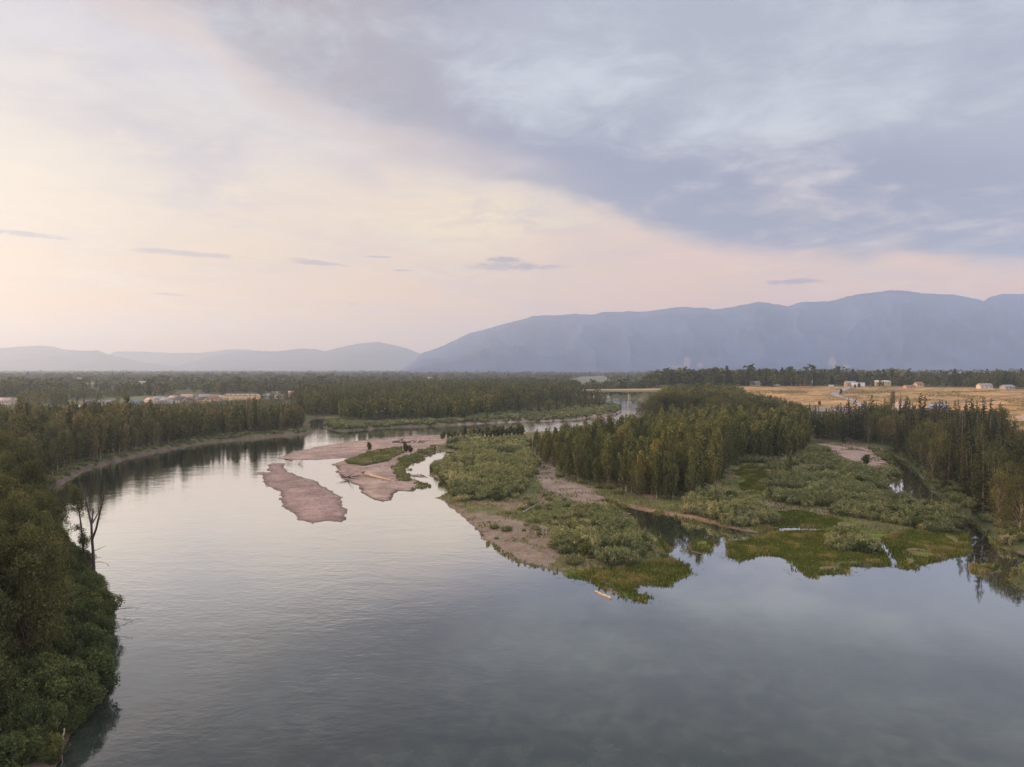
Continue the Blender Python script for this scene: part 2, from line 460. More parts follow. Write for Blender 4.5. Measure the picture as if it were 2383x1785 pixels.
# areas by cover
gravel_upper = PP([(647, 1067), (679, 1050), (742, 1037), (821, 1024), (885, 1018), (948, 1013), (1024, 1008), (1106, 1006), (1217, 1001), (1225, 1012), (1150, 1017), (1130, 1024),
                   (1060, 1024), (1030, 1036), (990, 1041), (935, 1044), (880, 1050), (826, 1067), (777, 1072), (733, 1075), (668, 1074)])
gravel_mid = PP([(800, 1072), (826, 1064), (870, 1058), (930, 1046), (1000, 1040), (1020, 1056), (960, 1085), (1020, 1110), (1010, 1140), (930, 1150), (915, 1172), (890, 1175), (830, 1150), (770, 1090)])
gravel_path = PP([(1225, 1076), (1262, 1082), (1300, 1108), (1345, 1132), (1400, 1156), (1440, 1182), (1425, 1190), (1380, 1182), (1330, 1172), (1290, 1152), (1250, 1122), (1228, 1097)])
gravel_right = PP([(1890, 1033), (1950, 1037), (2040, 1050), (2045, 1065), (2068, 1082), (2010, 1090), (1985, 1078), (1950, 1065), (1925, 1046)])
mud_shore = PP([(1060, 1196), (1100, 1250), (1231, 1325), (1278, 1326), (1285, 1302), (1305, 1280), (1290, 1240), (1225, 1222), (1160, 1210), (1120, 1195)])
mud_back = PP([(1400, 1162), (1445, 1172), (1520, 1187), (1640, 1208), (1720, 1226), (1716, 1237), (1640, 1220), (1500, 1193), (1400, 1170)])
gravel_north = PP([(1060, 982), (1200, 972), (1300, 966), (1400, 952), (1440, 943), (1462, 950), (1450, 968), (1400, 974), (1330, 984), (1200, 990), (1060, 994)])
gravel_bridge = PP([(1350, 924), (1410, 923.5), (1410, 927), (1355, 931)])
flats_far = PP([(1318, 886), (1350, 879), (1400, 876), (1432, 884), (1430, 896), (1400, 903), (1345, 905)])
village_gap = PP([(-60, 957), (0, 948), (160, 955), (330, 946), (620, 934), (710, 925), (700, 917), (520, 919), (330, 926), (180, 936), (0, 930), (-60, 930)])
green_low = [PP([(1690, 1262), (1800, 1238), (1910, 1236), (1960, 1225), (2030, 1250), (2070, 1300), (2070, 1320), (1880, 1345), (1690, 1300)]),
             PP([(2050, 1255), (2100, 1235), (2250, 1240), (2255, 1290), (2100, 1325)]),
             PP([(1320, 1342), (1400, 1322), (1500, 1310), (1550, 1290), (1530, 1250), (1470, 1222), (1560, 1255), (1610, 1330), (1560, 1365), (1503, 1402), (1390, 1362)]),
             PP([(1730, 1075), (1800, 1100), (1790, 1130), (1750, 1170), (1715, 1130), (1690, 1090)]),
             PP([(1745, 1195), (1850, 1190), (1950, 1200), (1960, 1225), (1900, 1230), (1800, 1228), (1760, 1238)]),
             PP(islet_a), PP(islet_b)]

# the bench (higher ground with the dry field) on the right
BU = np.array([0.15, 0.22, 0.25, 0.34, 0.45, 0.56, 0.65, 0.72, 0.80, 1.0])
BB = np.array([960, 900, 860, 800, 735, 680, 600, 470, 400, 330.0])     # foot of the slope
BE = np.array([1060, 1075, 1040, 985, 1000, 985, 930, 862, 800, 720.0])  # upper edge
def bench(x, y):
    yy = np.maximum(y, 1.0)
    u = x / yy
    d = yy
    wob = fbm(x / 90, y / 90, 3, 5) * 60
    b, e = np.interp(u, BU, BB) + wob * 0.6, np.interp(u, BU, BE) + wob
    t = np.clip((d - b) / (e - b), 0, 1.0)
    prof = 0.50 * np.clip(t / 0.42, 0, 1) ** 1.2 * 0.9 + 0.55 * np.clip((t - 0.50) / 0.5, 0, 1) ** 0.8
    fade = np.clip((u - 0.165) / 0.045, 0, 1); fade = fade * fade * (3 - 2 * fade)
    far = np.clip((7000 - d) / 3000, 0, 1)
    return 16.5 * prof * fade * far, t * fade

def land_sd(x, y):
    s = -sdist(WATER, x, y)
    for isl in ISLANDS:
        s = np.maximum(s, sdist(isl, x, y))
    return s

def surface(x, y, full=False):
    """Ground height (and, if asked, colour) at world points."""
    x = np.asarray(x, float); y = np.asarray(y, float)
    near = (y < 1400)
    s = np.full(x.shape, 400.0)
    if near.any():
        s[near] = land_sd(x[near], y[near])
    k = np.clip(np.abs(y) / 250, 0.4, 3.0)
    edge_n = fbm(x / 2.2, y / 2.2, 3, 3) * 2.2 * k + fbm(x / 9, y / 9, 3, 9) * 2.5 * k
    leftl = inside(LEFTLAND, x, y) | (y > 1400)
    rightl = inside(RIGHTLAND, x, y)
    soft_edge = np.where(leftl | rightl, 0.5, 1.0)
    s = s + edge_n * soft_edge * np.exp(-np.abs(s) / 12)
    und = fbm(x / 14, y / 14, 4, 21)
    hl = np.where(leftl, 2.4, np.where(rightl, 2.4, 1.0))
    LL = np.where(leftl, 2.6, np.where(rightl, 4.0, 9.0))
    low = np.zeros(x.shape, bool)
    jl, jm = fbm(x / 9, y / 9, 3, 141) * 22, fbm(x / 9, y / 9, 3, 143) * 28
    for g_ in green_low: low |= inside(g_, x + jl, y + jm)
    hl = np.where(low & ~leftl & ~rightl, 0.35, hl)
    h = 0.05 + hl * (1 - np.exp(-np.maximum(s, 0) / LL)) * (1 + 0.5 * und) + 0.6 * np.clip(s / 30, 0, 1) * und
    hw = -2.2 * (1 - np.exp(np.minimum(s, 0) / 6.0)) - 0.02
    bh, bt = bench(x, y)
    tl = np.clip(s / 10, 0, 1)
    z = np.where(s > 0, h + bh * tl, hw)
    roll = fbm(x / 600, y / 600, 3, 33) * 6 * np.clip((y - 900) / 1500, 0, 1)
    z = np.where(s > 0, z + roll * tl, z)
    if not full:
        return z
    n1, n2 = fbm(x / 6, y / 6, 4, 41), fbm(x / 30, y / 30, 4, 43)
    jx, jy = x + n1 * 9 * k, y + fbm(x / 5, y / 5, 3, 47) * 12 * k
    col = np.empty(x.shape + (3,))
    col[:] = (0.085, 0.085, 0.038)                       # woodland floor
    isl = ~leftl & ~rightl
    def mix(m, c): col[m] = c
    mix(isl, (0.13, 0.13, 0.055))
    patch = isl & (n1 + n2 * 0.5 > 0.07)
    mix(patch, (0.20, 0.145, 0.095))
    lowc = np.zeros(x.shape, bool)
    for g_ in green_low: lowc |= inside(g_, x + jl, y + jm)
    for g_ in ISLANDS[1:]:
        near_i = (np.abs(x - g_[:, 0].mean()) < 12) & (np.abs(y - g_[:, 1].mean()) < 14); lowc |= near_i; jl = np.where(near_i, 0, jl)
    mix(lowc & isl, (0.115, 0.145, 0.030))
    mix(lowc & isl & (n1 > 0.12), (0.20, 0.175, 0.05))
    GR, MU = (0.37, 0.268, 0.215), (0.225, 0.175, 0.125)
    for g_ in (gravel_upper, gravel_mid, gravel_right, gravel_north, gravel_bridge):
        mix(inside(g_, x, y) if g_ is gravel_upper else inside(g_, jx, jy), GR)
    pth = inside(gravel_path, jx, jy)
    mix(pth, (0.28, 0.215, 0.165))
    mix(inside(mud_shore, jx, jy) & (n1 < 0.12), MU)
    mix(inside(mud_back, x, y), (0.27, 0.16, 0.10))
    mid = inside(ISLANDS[0], x, y) | (pdist(ISLANDS[0], x, y) < 4)
    mix(mid, (0.335, 0.235, 0.195))
    mix((leftl | rightl) & (s < 2.0 + 3 * n1) & (s > -3) & (y < 700), (0.135, 0.10, 0.08))
    mix((leftl | rightl) & (s >= 2.0 + 3 * n1) & (s < 8) & (y < 700) & (n1 > -0.15), (0.11, 0.115, 0.045))
    mix(rightl & (s > -1) & (s < 9) & (y < 500), (0.085, 0.092, 0.040))
    mix(isl & (s < 0.9) & (s > -3) & ~low & (y < 500) & ~inside(gravel_upper, x, y) & ~mid, (0.17, 0.12, 0.09))
    bars = mid | inside(gravel_upper, x, y) | inside(gravel_mid, jx, jy)
    wet = np.clip(1 - s / 2.2, 0, 1) * 0.45
    ridg = fbm(x / 14 + y / 40, y / 5 - x / 30, 4, 63)
    col = np.where(bars[..., None], col * (1 - wet + 0.55 * ridg)[..., None], col)
    silt = bars & (fbm(x / 11, y / 11, 3, 67) > 0.13)
    col = np.where(silt[..., None], col * np.array((0.80, 0.80, 0.78)), col)
    mix(inside(flats_far, jx, jy), (0.17, 0.17, 0.11))
    mix(inside(village_gap, x, y), (0.14, 0.15, 0.07))
    # dry field
    u = x / np.maximum(y, 1)
    fld = (bt > 0.001) & (u > 0.236 + 0.02 * n2) & (y > 330) & (y < np.interp(u, BU, BE) + 40)
    fcol = np.array((0.41, 0.245, 0.105))[None] * (1 + 0.9 * n2[..., None]) if x.ndim == 1 else np.array((0.41, 0.245, 0.105)) * (1 + 0.9 * n2[..., None])
    streak = fbm(x / 60, y / 7, 4, 53)
    fcol = fcol * (1 + 0.9 * streak[..., None])
    g2 = (fbm(x / 45, y / 30, 4, 57) > 0.10)
    fcol = np.where(g2[..., None], fcol * np.array((0.62, 0.75, 0.75)), fcol)
    col = np.where(fld[..., None], fcol, col)
    flat = (u > 0.33 + 0.2 * n2) & (y > 560) & (y < np.interp(u, BU, BB) + 25) & (x > 0) & (bt < 0.12) & (u < 0.9)
    col = np.where((flat & (n2 > -0.12))[..., None], np.array((0.30, 0.235, 0.195)), col)
    # far farmland on the plateau
    ff = (y > 2100) & (y < 3900) & (u > 0.50) & (fbm(x / 500, y / 220, 3, 61) > -0.12)
    col = np.where(ff[..., None], np.array((0.52, 0.38, 0.22)), col)
    ff2 = (y > 2000) & (y < 2700) & (u > 0.165) & (u < 0.225)
    col = np.where(ff2[..., None], np.array((0.50, 0.33, 0.15)), col)
    return z, col, s

# ------------------------------------------------------------------ ground
def ground_rows():
    ys = []
    y = 1900.0
    while y > 1440: ys.append(y); y -= 3.0
    while y > 1180: ys.append(y); y -= 1.7
    while y > 930: ys.append(y); y -= 1.15
    while y > 866: ys.append(y); y -= 0.8
    d = [P(CX, v)[1] for v in ys]
    dd = [-260, -120, -60, -20, 0, 15, 28, 38, 46, 54, 60, 64]
    d = [v for v in dd if v < d[0] - 2] + d
    last = d[-1]
    while last * 1.06 < 17900:
        last *= 1.06; d.append(last)
    return np.array(d)
rows = ground_rows()
NC = 1150
us = np.linspace(-0.98, 0.98, NC)
U, Dm = np.meshgrid(us, rows)
halfw = np.maximum(np.abs(Dm), 160.0)
GX, GY = U * halfw, Dm
near_row = Dm < 163
fx, fy = GX.ravel(), GY.ravel()
Z, C, S = np.empty(fx.size), np.empty((fx.size, 3)), np.empty(fx.size)
for i in range(0, fx.size, 120000):
    sl = slice(i, i + 120000)
    Z[sl], C[sl], S[sl] = surface(fx[sl], fy[sl], True)
nr = len(rows)
idx = np.arange(nr * NC).reshape(nr, NC)
F = np.stack([idx[:-1, :-1], idx[:-1, 1:], idx[1:, 1:], idx[1:, :-1]], -1).reshape(-1, 4)
V = np.c_[fx, fy, Z]
gm, t, out = new_mat('ground')
ca = t.n('ShaderNodeAttribute', attribute_name='albedo').outputs['Color']
pos = t.n('ShaderNodeNewGeometry').outputs['Position']
n1 = t.noise(pos, 0.9, 8, 0.65); n2 = t.noise(pos, 0.12, 6, 0.6)
f = t.m('ADD', t.smooth(n1, 0.25, 0.75, 0.76, 1.24), t.smooth(n2, 0.3, 0.7, -0.22, 0.22))
cmbc = t.n('ShaderNodeCombineColor')
for i_ in range(3): t.put(cmbc.inputs[i_], f)
b = t.n('ShaderNodeBsdfPrincipled')
t.put(b.inputs['Base Color'], t.mix(1.0, ca, cmbc.outputs[0], 'MULTIPLY'))
b.inputs['Roughness'].default_value = 0.95
b.inputs['Specular IOR Level'].default_value = 0.15
bp = t.n('ShaderNodeBump'); bp.inputs['Strength'].default_value = 0.5; bp.inputs['Distance'].default_value = 0.25
t.put(bp.inputs['Height'], n1); t.put(b.inputs['Normal'], bp.outputs[0])
gm.node_tree.links.new(b.outputs[0], out.inputs[0])

fcx, fcy = V[F].mean(1)[:, 0], V[F].mean(1)[:, 1]
used = np.zeros(len(F), int)
m2 = (fcy < 600) & (fcy > 100)
sel = np.zeros(len(F), bool)
for code, poly in ((1, gravel_upper), (2, np.array(ISLANDS[0])), (3, gravel_mid), (4, gravel_right)):
    q = np.zeros(len(F), bool)
    if code == 2:
        q[m2] = (sdist(poly, fcx[m2], fcy[m2]) > -4.0)
    else:
        q[m2] = inside(poly, fcx[m2], fcy[m2])
    used[q & (used == 0)] = code
uu = fcx / np.maximum(fcy, 1)
used[(used == 0) & (bench(fcx, fcy)[1] > 0.001) & (uu > 0.2) & (fcy > 330) & (fcy < np.interp(uu, BU, BE) + 40)] = 5
names = {0: 'ground', 1: 'gravel_bar', 2: 'gravel_bar', 3: 'gravel_bar', 4: 'gravel_bar', 5: 'field'}
labs = {0: None, 1: 'long pink gravel bar running out from the bushes into the river', 2: 'oval low pink gravel island standing alone in the river',
        3: 'brown gravel spit carrying the big bare log', 4: 'pale gravel patch by the narrow side channel', 5: 'dry golden hillside above the wood'}
for code, nm in names.items():
    fs = F[used == code]
    ui, inv = np.unique(fs.ravel(), return_inverse=True)
    me = np_mesh(nm, V[ui], inv.reshape(-1, 4), 4, smooth=True, pt_attrs={'albedo': C[ui]})
    tag(link(nm, me, gm), labs[code], None, None, 'structure')

# ------------------------------------------------------------------ water
wm, t, out = new_mat('water')
pos = t.n('ShaderNodeNewGeometry').outputs['Position']
sp = t.n('ShaderNodeSeparateXYZ'); t.put(sp.inputs[0], pos)
X, Y = sp.outputs[0], sp.outputs[1]
mp = t.n('ShaderNodeMapping'); t.put(mp.inputs[0], pos); mp.inputs['Scale'].default_value = (0.55, 1.0, 1.0); mp.inputs['Rotation'].default_value = (0, 0, R(18))
w1 = t.noise(mp.outputs[0], 0.9, 4, 0.55, 0.3)
w2 = t.noise(mp.outputs[0], 0.16, 4, 0.6, 0.5)
patchy = t.smooth(t.noise(pos, 0.02, 4, 0.6, 0.8), 0.38, 0.62, 0.45, 1.0)
side = t.smooth(t.m('ADD', X, t.m('MULTIPLY', Y, -0.05)), 10, -35, 0.10, 1.0)      # the current runs along the left; the right is slack water
far = t.smooth(Y, 280, 680, 0.0, 1.9)
still = t.smooth(t.gauss(X, Y, 45.0, 300.0, 60.0, 90.0) if False else Y, 0, 1, 0, 0)
amp = t.m('MULTIPLY', t.m('MAXIMUM', side, far), patchy)
hgt = t.m('ADD', t.m('MULTIPLY', w1, 0.09), t.m('MULTIPLY', w2, 0.22))
bp = t.n('ShaderNodeBump'); t.put(bp.inputs['Height'], hgt); t.put(bp.inputs['Strength'], t.m('MULTIPLY', amp, 0.44)); bp.inputs['Distance'].default_value = 1.0
nrm = bp.outputs[0]
bed = t.noise(pos, 0.30, 6, 0.62, 0.5); bed2 = t.noise(pos, 0.045, 4, 0.55, 0.6)
bc = t.mix(t.smooth(bed, 0.35, 0.7), (0.026, 0.037, 0.031, 1), (0.058, 0.068, 0.052, 1))
bc = t.mix(t.smooth(bed2, 0.35, 0.68, 0, 0.6), bc, (0.019, 0.028, 0.027, 1))
df = t.n('ShaderNodeBsdfDiffuse'); t.put(df.inputs[0], bc)
gl = t.n('ShaderNodeBsdfGlossy'); gl.inputs['Color'].default_value = (1, 1, 0.985, 1); gl.inputs['Roughness'].default_value = 0.03
t.put(gl.inputs['Normal'], nrm)
fr = t.n('ShaderNodeLayerWeight'); fr.inputs['Blend'].default_value = 0.5; t.put(fr.inputs['Normal'], nrm)
mx = t.n('ShaderNodeMixShader'); t.put(mx.inputs[0], t.ramp(fr.outputs['Facing'], [(0.0, (0.03,) * 3 + (1,)), (0.45, (0.08,) * 3 + (1,)), (0.53, (0.12,) * 3 + (1,)), (0.663, (0.31,) * 3 + (1,)), (0.74, (0.62,) * 3 + (1,)), (0.80, (0.80,) * 3 + (1,)), (1.0, (1, 1, 1, 1))]))
L = wm.node_tree.links
L.new(df.outputs[0], mx.inputs[1]); L.new(gl.outputs[0], mx.inputs[2]); L.new(mx.outputs[0], out.inputs[0])
wv = np.array([(-900, -260, 0), (900, -260, 0), (1400, 1500, 0), (-1400, 1500, 0)], float)
tag(link('river_water', np_mesh('river_water', wv, np.array([[0, 1, 2, 3]])), wm), 'calm wide river reflecting the evening sky', None, None, 'structure')

# ------------------------------------------------------------------ mountains
mm, t, out = new_mat('mountain')
ca = t.n('ShaderNodeAttribute', attribute_name='albedo').outputs['Color']
b = t.n('ShaderNodeBsdfPrincipled'); b.inputs['Roughness'].default_value = 1.0; b.inputs['Specular IOR Level'].default_value = 0.0
t.put(b.inputs['Base Color'], ca)
mm.node_tree.links.new(b.outputs[0], out.inputs[0])
def ridge(name, label, sil, d_ridge, d_front, d_back, seed, scars=(), n=420, rowsn=70, base_col=(0.078, 0.112, 0.205)):  # default base_col has some of the blue of distance haze mixed in
    sx = np.array([p[0] for p in sil], float); sy = np.array([p[1] for p in sil], float)
    px = np.linspace(sx[0], sx[-1], n)
    py = np.interp(px, sx, sy) + (vnoise(px / 9, px * 0, seed) - 0.5) * 1.6 + (vnoise(px / 30, px * 0, seed + 1) - 0.5) * 1.5
    u = (px - CX) / FPX
    dr = np.interp(px, [sx[0], sx[-1]], d_ridge)
    top = CAMH + (HOR - py) / FPX * dr
    vs = []
    cols = []
    tt = np.r_[np.linspace(0, 1, rowsn), 1 + np.linspace(0.05, 1, 14)]
    for k_, tv in enumerate(tt):
        if tv <= 1:
            d = d_front + (dr - d_front) * tv
            base = tv ** 1.25
        else:
            d = dr + (d_back - dr) * (tv - 1)
            base = (2 - tv) ** 1.1
        x = u * d
        rg = 1 - 2 * np.abs(fbm(u * 14 + 3, np.full_like(u, tv * 1.6) + u * 2, 4, seed))
        # spurs and gullies running down the face; vanish at the crest so that the skyline keeps its line
        amp = np.sin(min(tv, 1) * math.pi) * 0.36 if tv <= 1 else np.sin((tv - 1) * math.pi) * 0.2
        h = top * (base + (rg - 0.72) * amp * 0.9)
        cap = CAMH + (top - CAMH) * (d / dr) * 0.995
        if tv < 1: h = np.minimum(h, cap)
        vs.append(np.c_[x, d * np.ones(n), np.maximum(h, -1.0 if tv == 0 else 2.0)])
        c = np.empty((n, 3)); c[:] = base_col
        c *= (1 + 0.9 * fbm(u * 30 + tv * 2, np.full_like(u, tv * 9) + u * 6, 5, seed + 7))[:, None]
        ypx = HOR - (h - CAMH) / d * FPX
        for (x0, y0, w_, h_) in scars:
            q = ((px - x0) / w_) ** 2 + ((ypx - y0) / h_) ** 2 + 1.2 * fbm(px / 7, ypx / 9, 3, seed + 3)
            c[q < 1] = (0.26, 0.22, 0.27)
        vs_c = c
        cols.append(vs_c)
    V_ = np.vstack(vs); C_ = np.vstack(cols)
    nr_ = len(tt)
    ix = np.arange(nr_ * n).reshape(nr_, n)
    F_ = np.stack([ix[:-1, :-1], ix[:-1, 1:], ix[1:, 1:], ix[1:, :-1]], -1).reshape(-1, 4)
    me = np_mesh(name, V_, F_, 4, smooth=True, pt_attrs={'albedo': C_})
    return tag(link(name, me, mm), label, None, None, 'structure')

main = [(930, 862), (955, 845), (980, 824), (1034, 803), (1088, 778), (1142, 762), (1185, 751), (1215, 744), (1239, 736), (1293, 734), (1336, 729.5), (1379, 733), (1401, 727),
        (1444, 725), (1498, 725), (1545, 719), (1573, 714.5), (1640, 716), (1662, 720), (1702, 714.5), (1764, 703), (1800, 708), (1834, 713), (1852, 706), (1875, 702), (1936, 701), (1970, 690), (2004, 684),
        (2040, 681), (2069, 676), (2110, 677), (2144, 683), (2220, 686.4), (2262, 694), (2287, 701), (2300, 692), (2330, 684), (2383, 684), (2450, 690), (2600, 700), (2900, 720)]
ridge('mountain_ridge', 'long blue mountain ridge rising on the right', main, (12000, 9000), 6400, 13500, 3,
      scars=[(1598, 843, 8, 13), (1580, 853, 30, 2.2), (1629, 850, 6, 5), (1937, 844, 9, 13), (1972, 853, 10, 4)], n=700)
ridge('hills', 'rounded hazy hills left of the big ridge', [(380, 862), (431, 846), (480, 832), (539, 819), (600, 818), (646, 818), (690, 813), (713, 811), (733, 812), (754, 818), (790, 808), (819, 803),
      (850, 798), (878, 795), (900, 799), (930, 806), (960, 816), (985, 826), (1040, 845), (1090, 862)], (15500, 15500), 13000, 16800, 13, n=260, rowsn=30, base_col=(0.15, 0.14, 0.15))  # paler warm base colour, haze fading painted into the hills
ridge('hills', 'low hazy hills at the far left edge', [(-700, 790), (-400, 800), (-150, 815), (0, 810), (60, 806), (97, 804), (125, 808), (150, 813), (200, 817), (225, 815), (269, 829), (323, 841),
      (380, 850), (440, 858), (500, 863)], (14500, 14500), 12300, 16200, 23, n=220, rowsn=30, base_col=(0.17, 0.15, 0.15))  # lightened the same way, part of the haze is in the colour
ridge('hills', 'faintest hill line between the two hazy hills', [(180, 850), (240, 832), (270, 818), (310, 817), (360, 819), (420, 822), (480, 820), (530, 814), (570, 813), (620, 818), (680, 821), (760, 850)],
      (17300, 17300), 16600, 17900, 29, n=120, rowsn=10, base_col=(0.24, 0.20, 0.19))  # palest base colour, painted faint to add to the haze

# ------------------------------------------------------------------ plant meshes
def quads(centres, size, rng, flat=0.0, up=0.0, aspect=0.6):
    """Small leaf-clump faces at the given centres. flat 0..1 turns them towards horizontal, up turns their long side upright."""
    n = len(centres)
    a = rng.normal(size=(n, 3)); a[:, 2] = a[:, 2] * (1 - flat) + up * 2.0
    a /= np.linalg.norm(a, axis=1)[:, None] + 1e-9
    b = rng.normal(size=(n, 3)); b[:, 2] *= (1 - flat)
    b -= (b * a).sum(1)[:, None] * a
    b /= np.linalg.norm(b, axis=1)[:, None] + 1e-9
    s = np.asarray(size) * rng.uniform(0.6, 1.35, n)
    a = a * s[:, None] * 0.5; b = b * (s * aspect)[:, None] * 0.5
    v = np.stack([centres - a, centres + b, centres + a, centres - b], 1)
    return v.reshape(-1, 3), np.arange(n * 4).reshape(n, 4)

def tube(pts, rad, k=6):
    """Tapered round limb through pts."""
    pts = np.asarray(pts, float); vs, fs = [], []
    for i, p in enumerate(pts):
        q = pts[min(i + 1, len(pts) - 1)] - pts[max(i - 1, 0)]
        q /= np.linalg.norm(q) + 1e-9
        u = np.cross(q, (0.3, 0.9, 0.1)); u /= np.linalg.norm(u) + 1e-9
        w = np.cross(q, u)
        for j in range(k):
            t_ = 2 * math.pi * j / k
            vs.append(p + (u * math.cos(t_) + w * math.sin(t_)) * rad[i])
    for i in range(len(pts) - 1):
        for j in range(k):
            fs.append((i * k + j, i * k + (j + 1) % k, (i + 1) * k + (j + 1) % k, (i + 1) * k + j))
    return np.array(vs), np.array(fs)

def join(parts):
    V_, F_, o = [], [], 0
    for v, f_ in parts:
        V_.append(v); F_.append(np.asarray(f_) + o); o += len(v)
    return np.vstack(V_), np.vstack(F_)

def limb_chain(p0, d0, length, r0, rng, n=6, wander=0.15, rise=0.0):
    pts = [np.array(p0, float)]; d = np.array(d0, float); d /= np.linalg.norm(d)
    for i in range(n):
        d = d + rng.normal(size=3) * wander + np.array((0, 0, rise)); d /= np.linalg.norm(d)
        pts.append(pts[-1] + d * length / n)
    return pts, [r0 * (1 - 0.85 * i / n) for i in range(n + 1)]

def gen_poplar(rng, H, Rr, n, leaf, spires=None):
    """Young poplar: several steep spires of leaves around one stem."""
    pts, limbs = [], []
    tr, rr = limb_chain((0, 0, 0), (rng.normal() * 0.02, rng.normal() * 0.02, 1), H * 0.95, 0.013 * H, rng, 7, 0.03, 0.05)
    limbs.append(tube(tr, rr))
    K = spires or rng.integers(20, 30)
    w = []
    segs = []
    for i in range(K):
        t_ = 0.07 + 0.87 * (i / K) ** 0.9 + rng.uniform(-0.02, 0.02)
        ln = H * (0.36 * (1 - t_) + 0.07) * rng.uniform(0.7, 1.25)
        a_ = i * 2.4 + rng.uniform(-0.5, 0.5)
        out_ = Rr / H * 3.0 * rng.uniform(0.6, 1.2)
        j = t_ * 7; k_ = min(int(j), 6); p = np.array(tr[k_]) * (1 - (j - k_)) + np.array(tr[k_ + 1]) * (j - k_)
        q, r_ = limb_chain(p, (math.cos(a_) * out_, math.sin(a_) * out_, 1), ln, 0.004 * H, rng, 4, 0.08, 0.12)
        limbs.append(tube(q, r_, 4)); segs.append(np.array(q)); w.append(ln)
    segs.append(np.array(tr)[3:]); w.append(H * 0.35)
    w = np.array(w) / sum(w)
    for s_, ww in zip(segs, w):
        m_ = max(3, int(n * ww))
        t_ = rng.uniform(0.05, 1.03, m_) * (len(s_) - 1)
        i0 = np.clip(t_.astype(int), 0, len(s_) - 2); fr_ = (t_ - i0)[:, None]
        c = s_[i0] * (1 - fr_) + s_[i0 + 1] * fr_
        sp_ = Rr * 0.20 * (1.15 - t_ / (len(s_) - 1) * 0.75)
        pts.append(c + rng.normal(size=(m_, 3)) * sp_[:, None] * np.array((1, 1, 1.3)))
    c = np.vstack(pts)
    v, f_ = quads(c, leaf, rng, 0.1, 0.35)
    rad = np.hypot(c[:, 0], c[:, 1]) / Rr
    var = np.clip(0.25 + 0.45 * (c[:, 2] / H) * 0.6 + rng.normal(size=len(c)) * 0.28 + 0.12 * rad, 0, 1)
    return (v, f_, var), join(limbs)

def gen_broad(rng, H, Rr, n, leaf, blobs=22, low=0.25):
    limbs, pts, var = [], [], []
    tr, rr = limb_chain((0, 0, 0), (rng.normal() * 0.05, rng.normal() * 0.05, 1), H * 0.55, 0.018 * H, rng, 6, 0.06, 0.05)
    limbs.append(tube(tr, rr))
    for i in range(blobs):
        a_ = i * 2.4 + rng.uniform(-0.6, 0.6)
        t_ = (i + 0.5) / blobs
        zc = H * (low + (0.95 - low) * t_ + rng.uniform(-0.03, 0.03))
        prof = math.sin(math.pi * min(1, 0.22 + 0.70 * t_)) ** 0.7
        rc = Rr * prof * rng.uniform(0.35, 0.85)
        c0 = np.array((math.cos(a_) * rc, math.sin(a_) * rc, zc))
        st_ = np.array(tr[min(6, max(1, int(t_ * 6)))])
        mid_ = (st_ + c0) / 2 + rng.normal(size=3) * 0.4
        limbs.append(tube([st_, mid_, c0 + (0, 0, 0.3)], [0.006 * H, 0.004 * H, 0.0015 * H], 4))
        br = Rr * rng.uniform(0.26, 0.46) * (0.75 + 0.4 * prof)
        m_ = int(n / blobs * rng.uniform(0.6, 1.4))
        d = rng.normal(size=(m_, 3)); d /= np.linalg.norm(d, axis=1)[:, None]
        r_ = br * rng.uniform(0.35, 1.0, m_) ** 0.5 * (1 + 0.25 * np.sin(d[:, 0] * 5 + i) * np.cos(d[:, 1] * 4 + 2 * i))
        p = c0 + d * r_[:, None] * np.array((1, 1, 0.95))
        pts.append(p)
        bt = rng.normal() * 0.14
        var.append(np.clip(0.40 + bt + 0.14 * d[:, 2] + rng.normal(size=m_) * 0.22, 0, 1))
    c = np.vstack(pts)
    v, f_ = quads(c, leaf, rng, 0.15)
    return (v, f_, np.hstack(var)), join(limbs)

def gen_spruce(rng, H, Rr, n, leaf):
    limbs, pts, var = [], [], []
    tr, rr = limb_chain((0, 0, 0), (0, 0, 1), H * 0.98, 0.014 * H, rng, 6, 0.015, 0.05)
    limbs.append(tube(tr, rr))
    nb = 70
    ts = np.linspace(0.10, 0.99, nb) + rng.uniform(-0.01, 0.01, nb)
    lens = Rr * ((1 - ts) ** 0.75 * 0.95 + 0.05) * rng.uniform(0.45, 1.15, nb)
    lean = rng.uniform(0, 6.28)
    w = lens ** 1.3; w /= w.sum()
    for i in range(nb):
        a_ = rng.uniform(0, 6.28); L_ = lens[i] * (1 + 0.25 * math.cos(a_ - lean))
        z_ = ts[i] * H
        drop = -0.28 * L_ * (1 - ts[i] * 0.8)
        dv = np.array((math.cos(a_), math.sin(a_)))
        if i % 3 == 0:
            limbs.append(tube([(0, 0, z_), (dv[0] * L_ * 0.8, dv[1] * L_ * 0.8, z_ + drop * 0.7)], [0.04, 0.012], 4))
        m_ = max(2, int(n * w[i]))
        s_ = rng.uniform(0.05, 1, m_) ** 0.8
        lat = rng.normal(size=m_) * 0.16 * L_ * (1.1 - s_)
        x = dv[0] * s_ * L_ - dv[1] * lat; y = dv[1] * s_ * L_ + dv[0] * lat
        z = z_ + drop * s_ ** 1.4 + rng.normal(size=m_) * 0.16 - np.abs(rng.normal(size=m_)) * 0.22 * (1 - ts[i])
        pts.append(np.c_[x, y, z])
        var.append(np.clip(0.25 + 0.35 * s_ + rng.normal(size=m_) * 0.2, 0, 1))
    c = np.vstack(pts)
    v, f_ = quads(c, leaf, rng, 0.35, 0, 0.55)
    return (v, f_, np.hstack(var)), join(limbs)

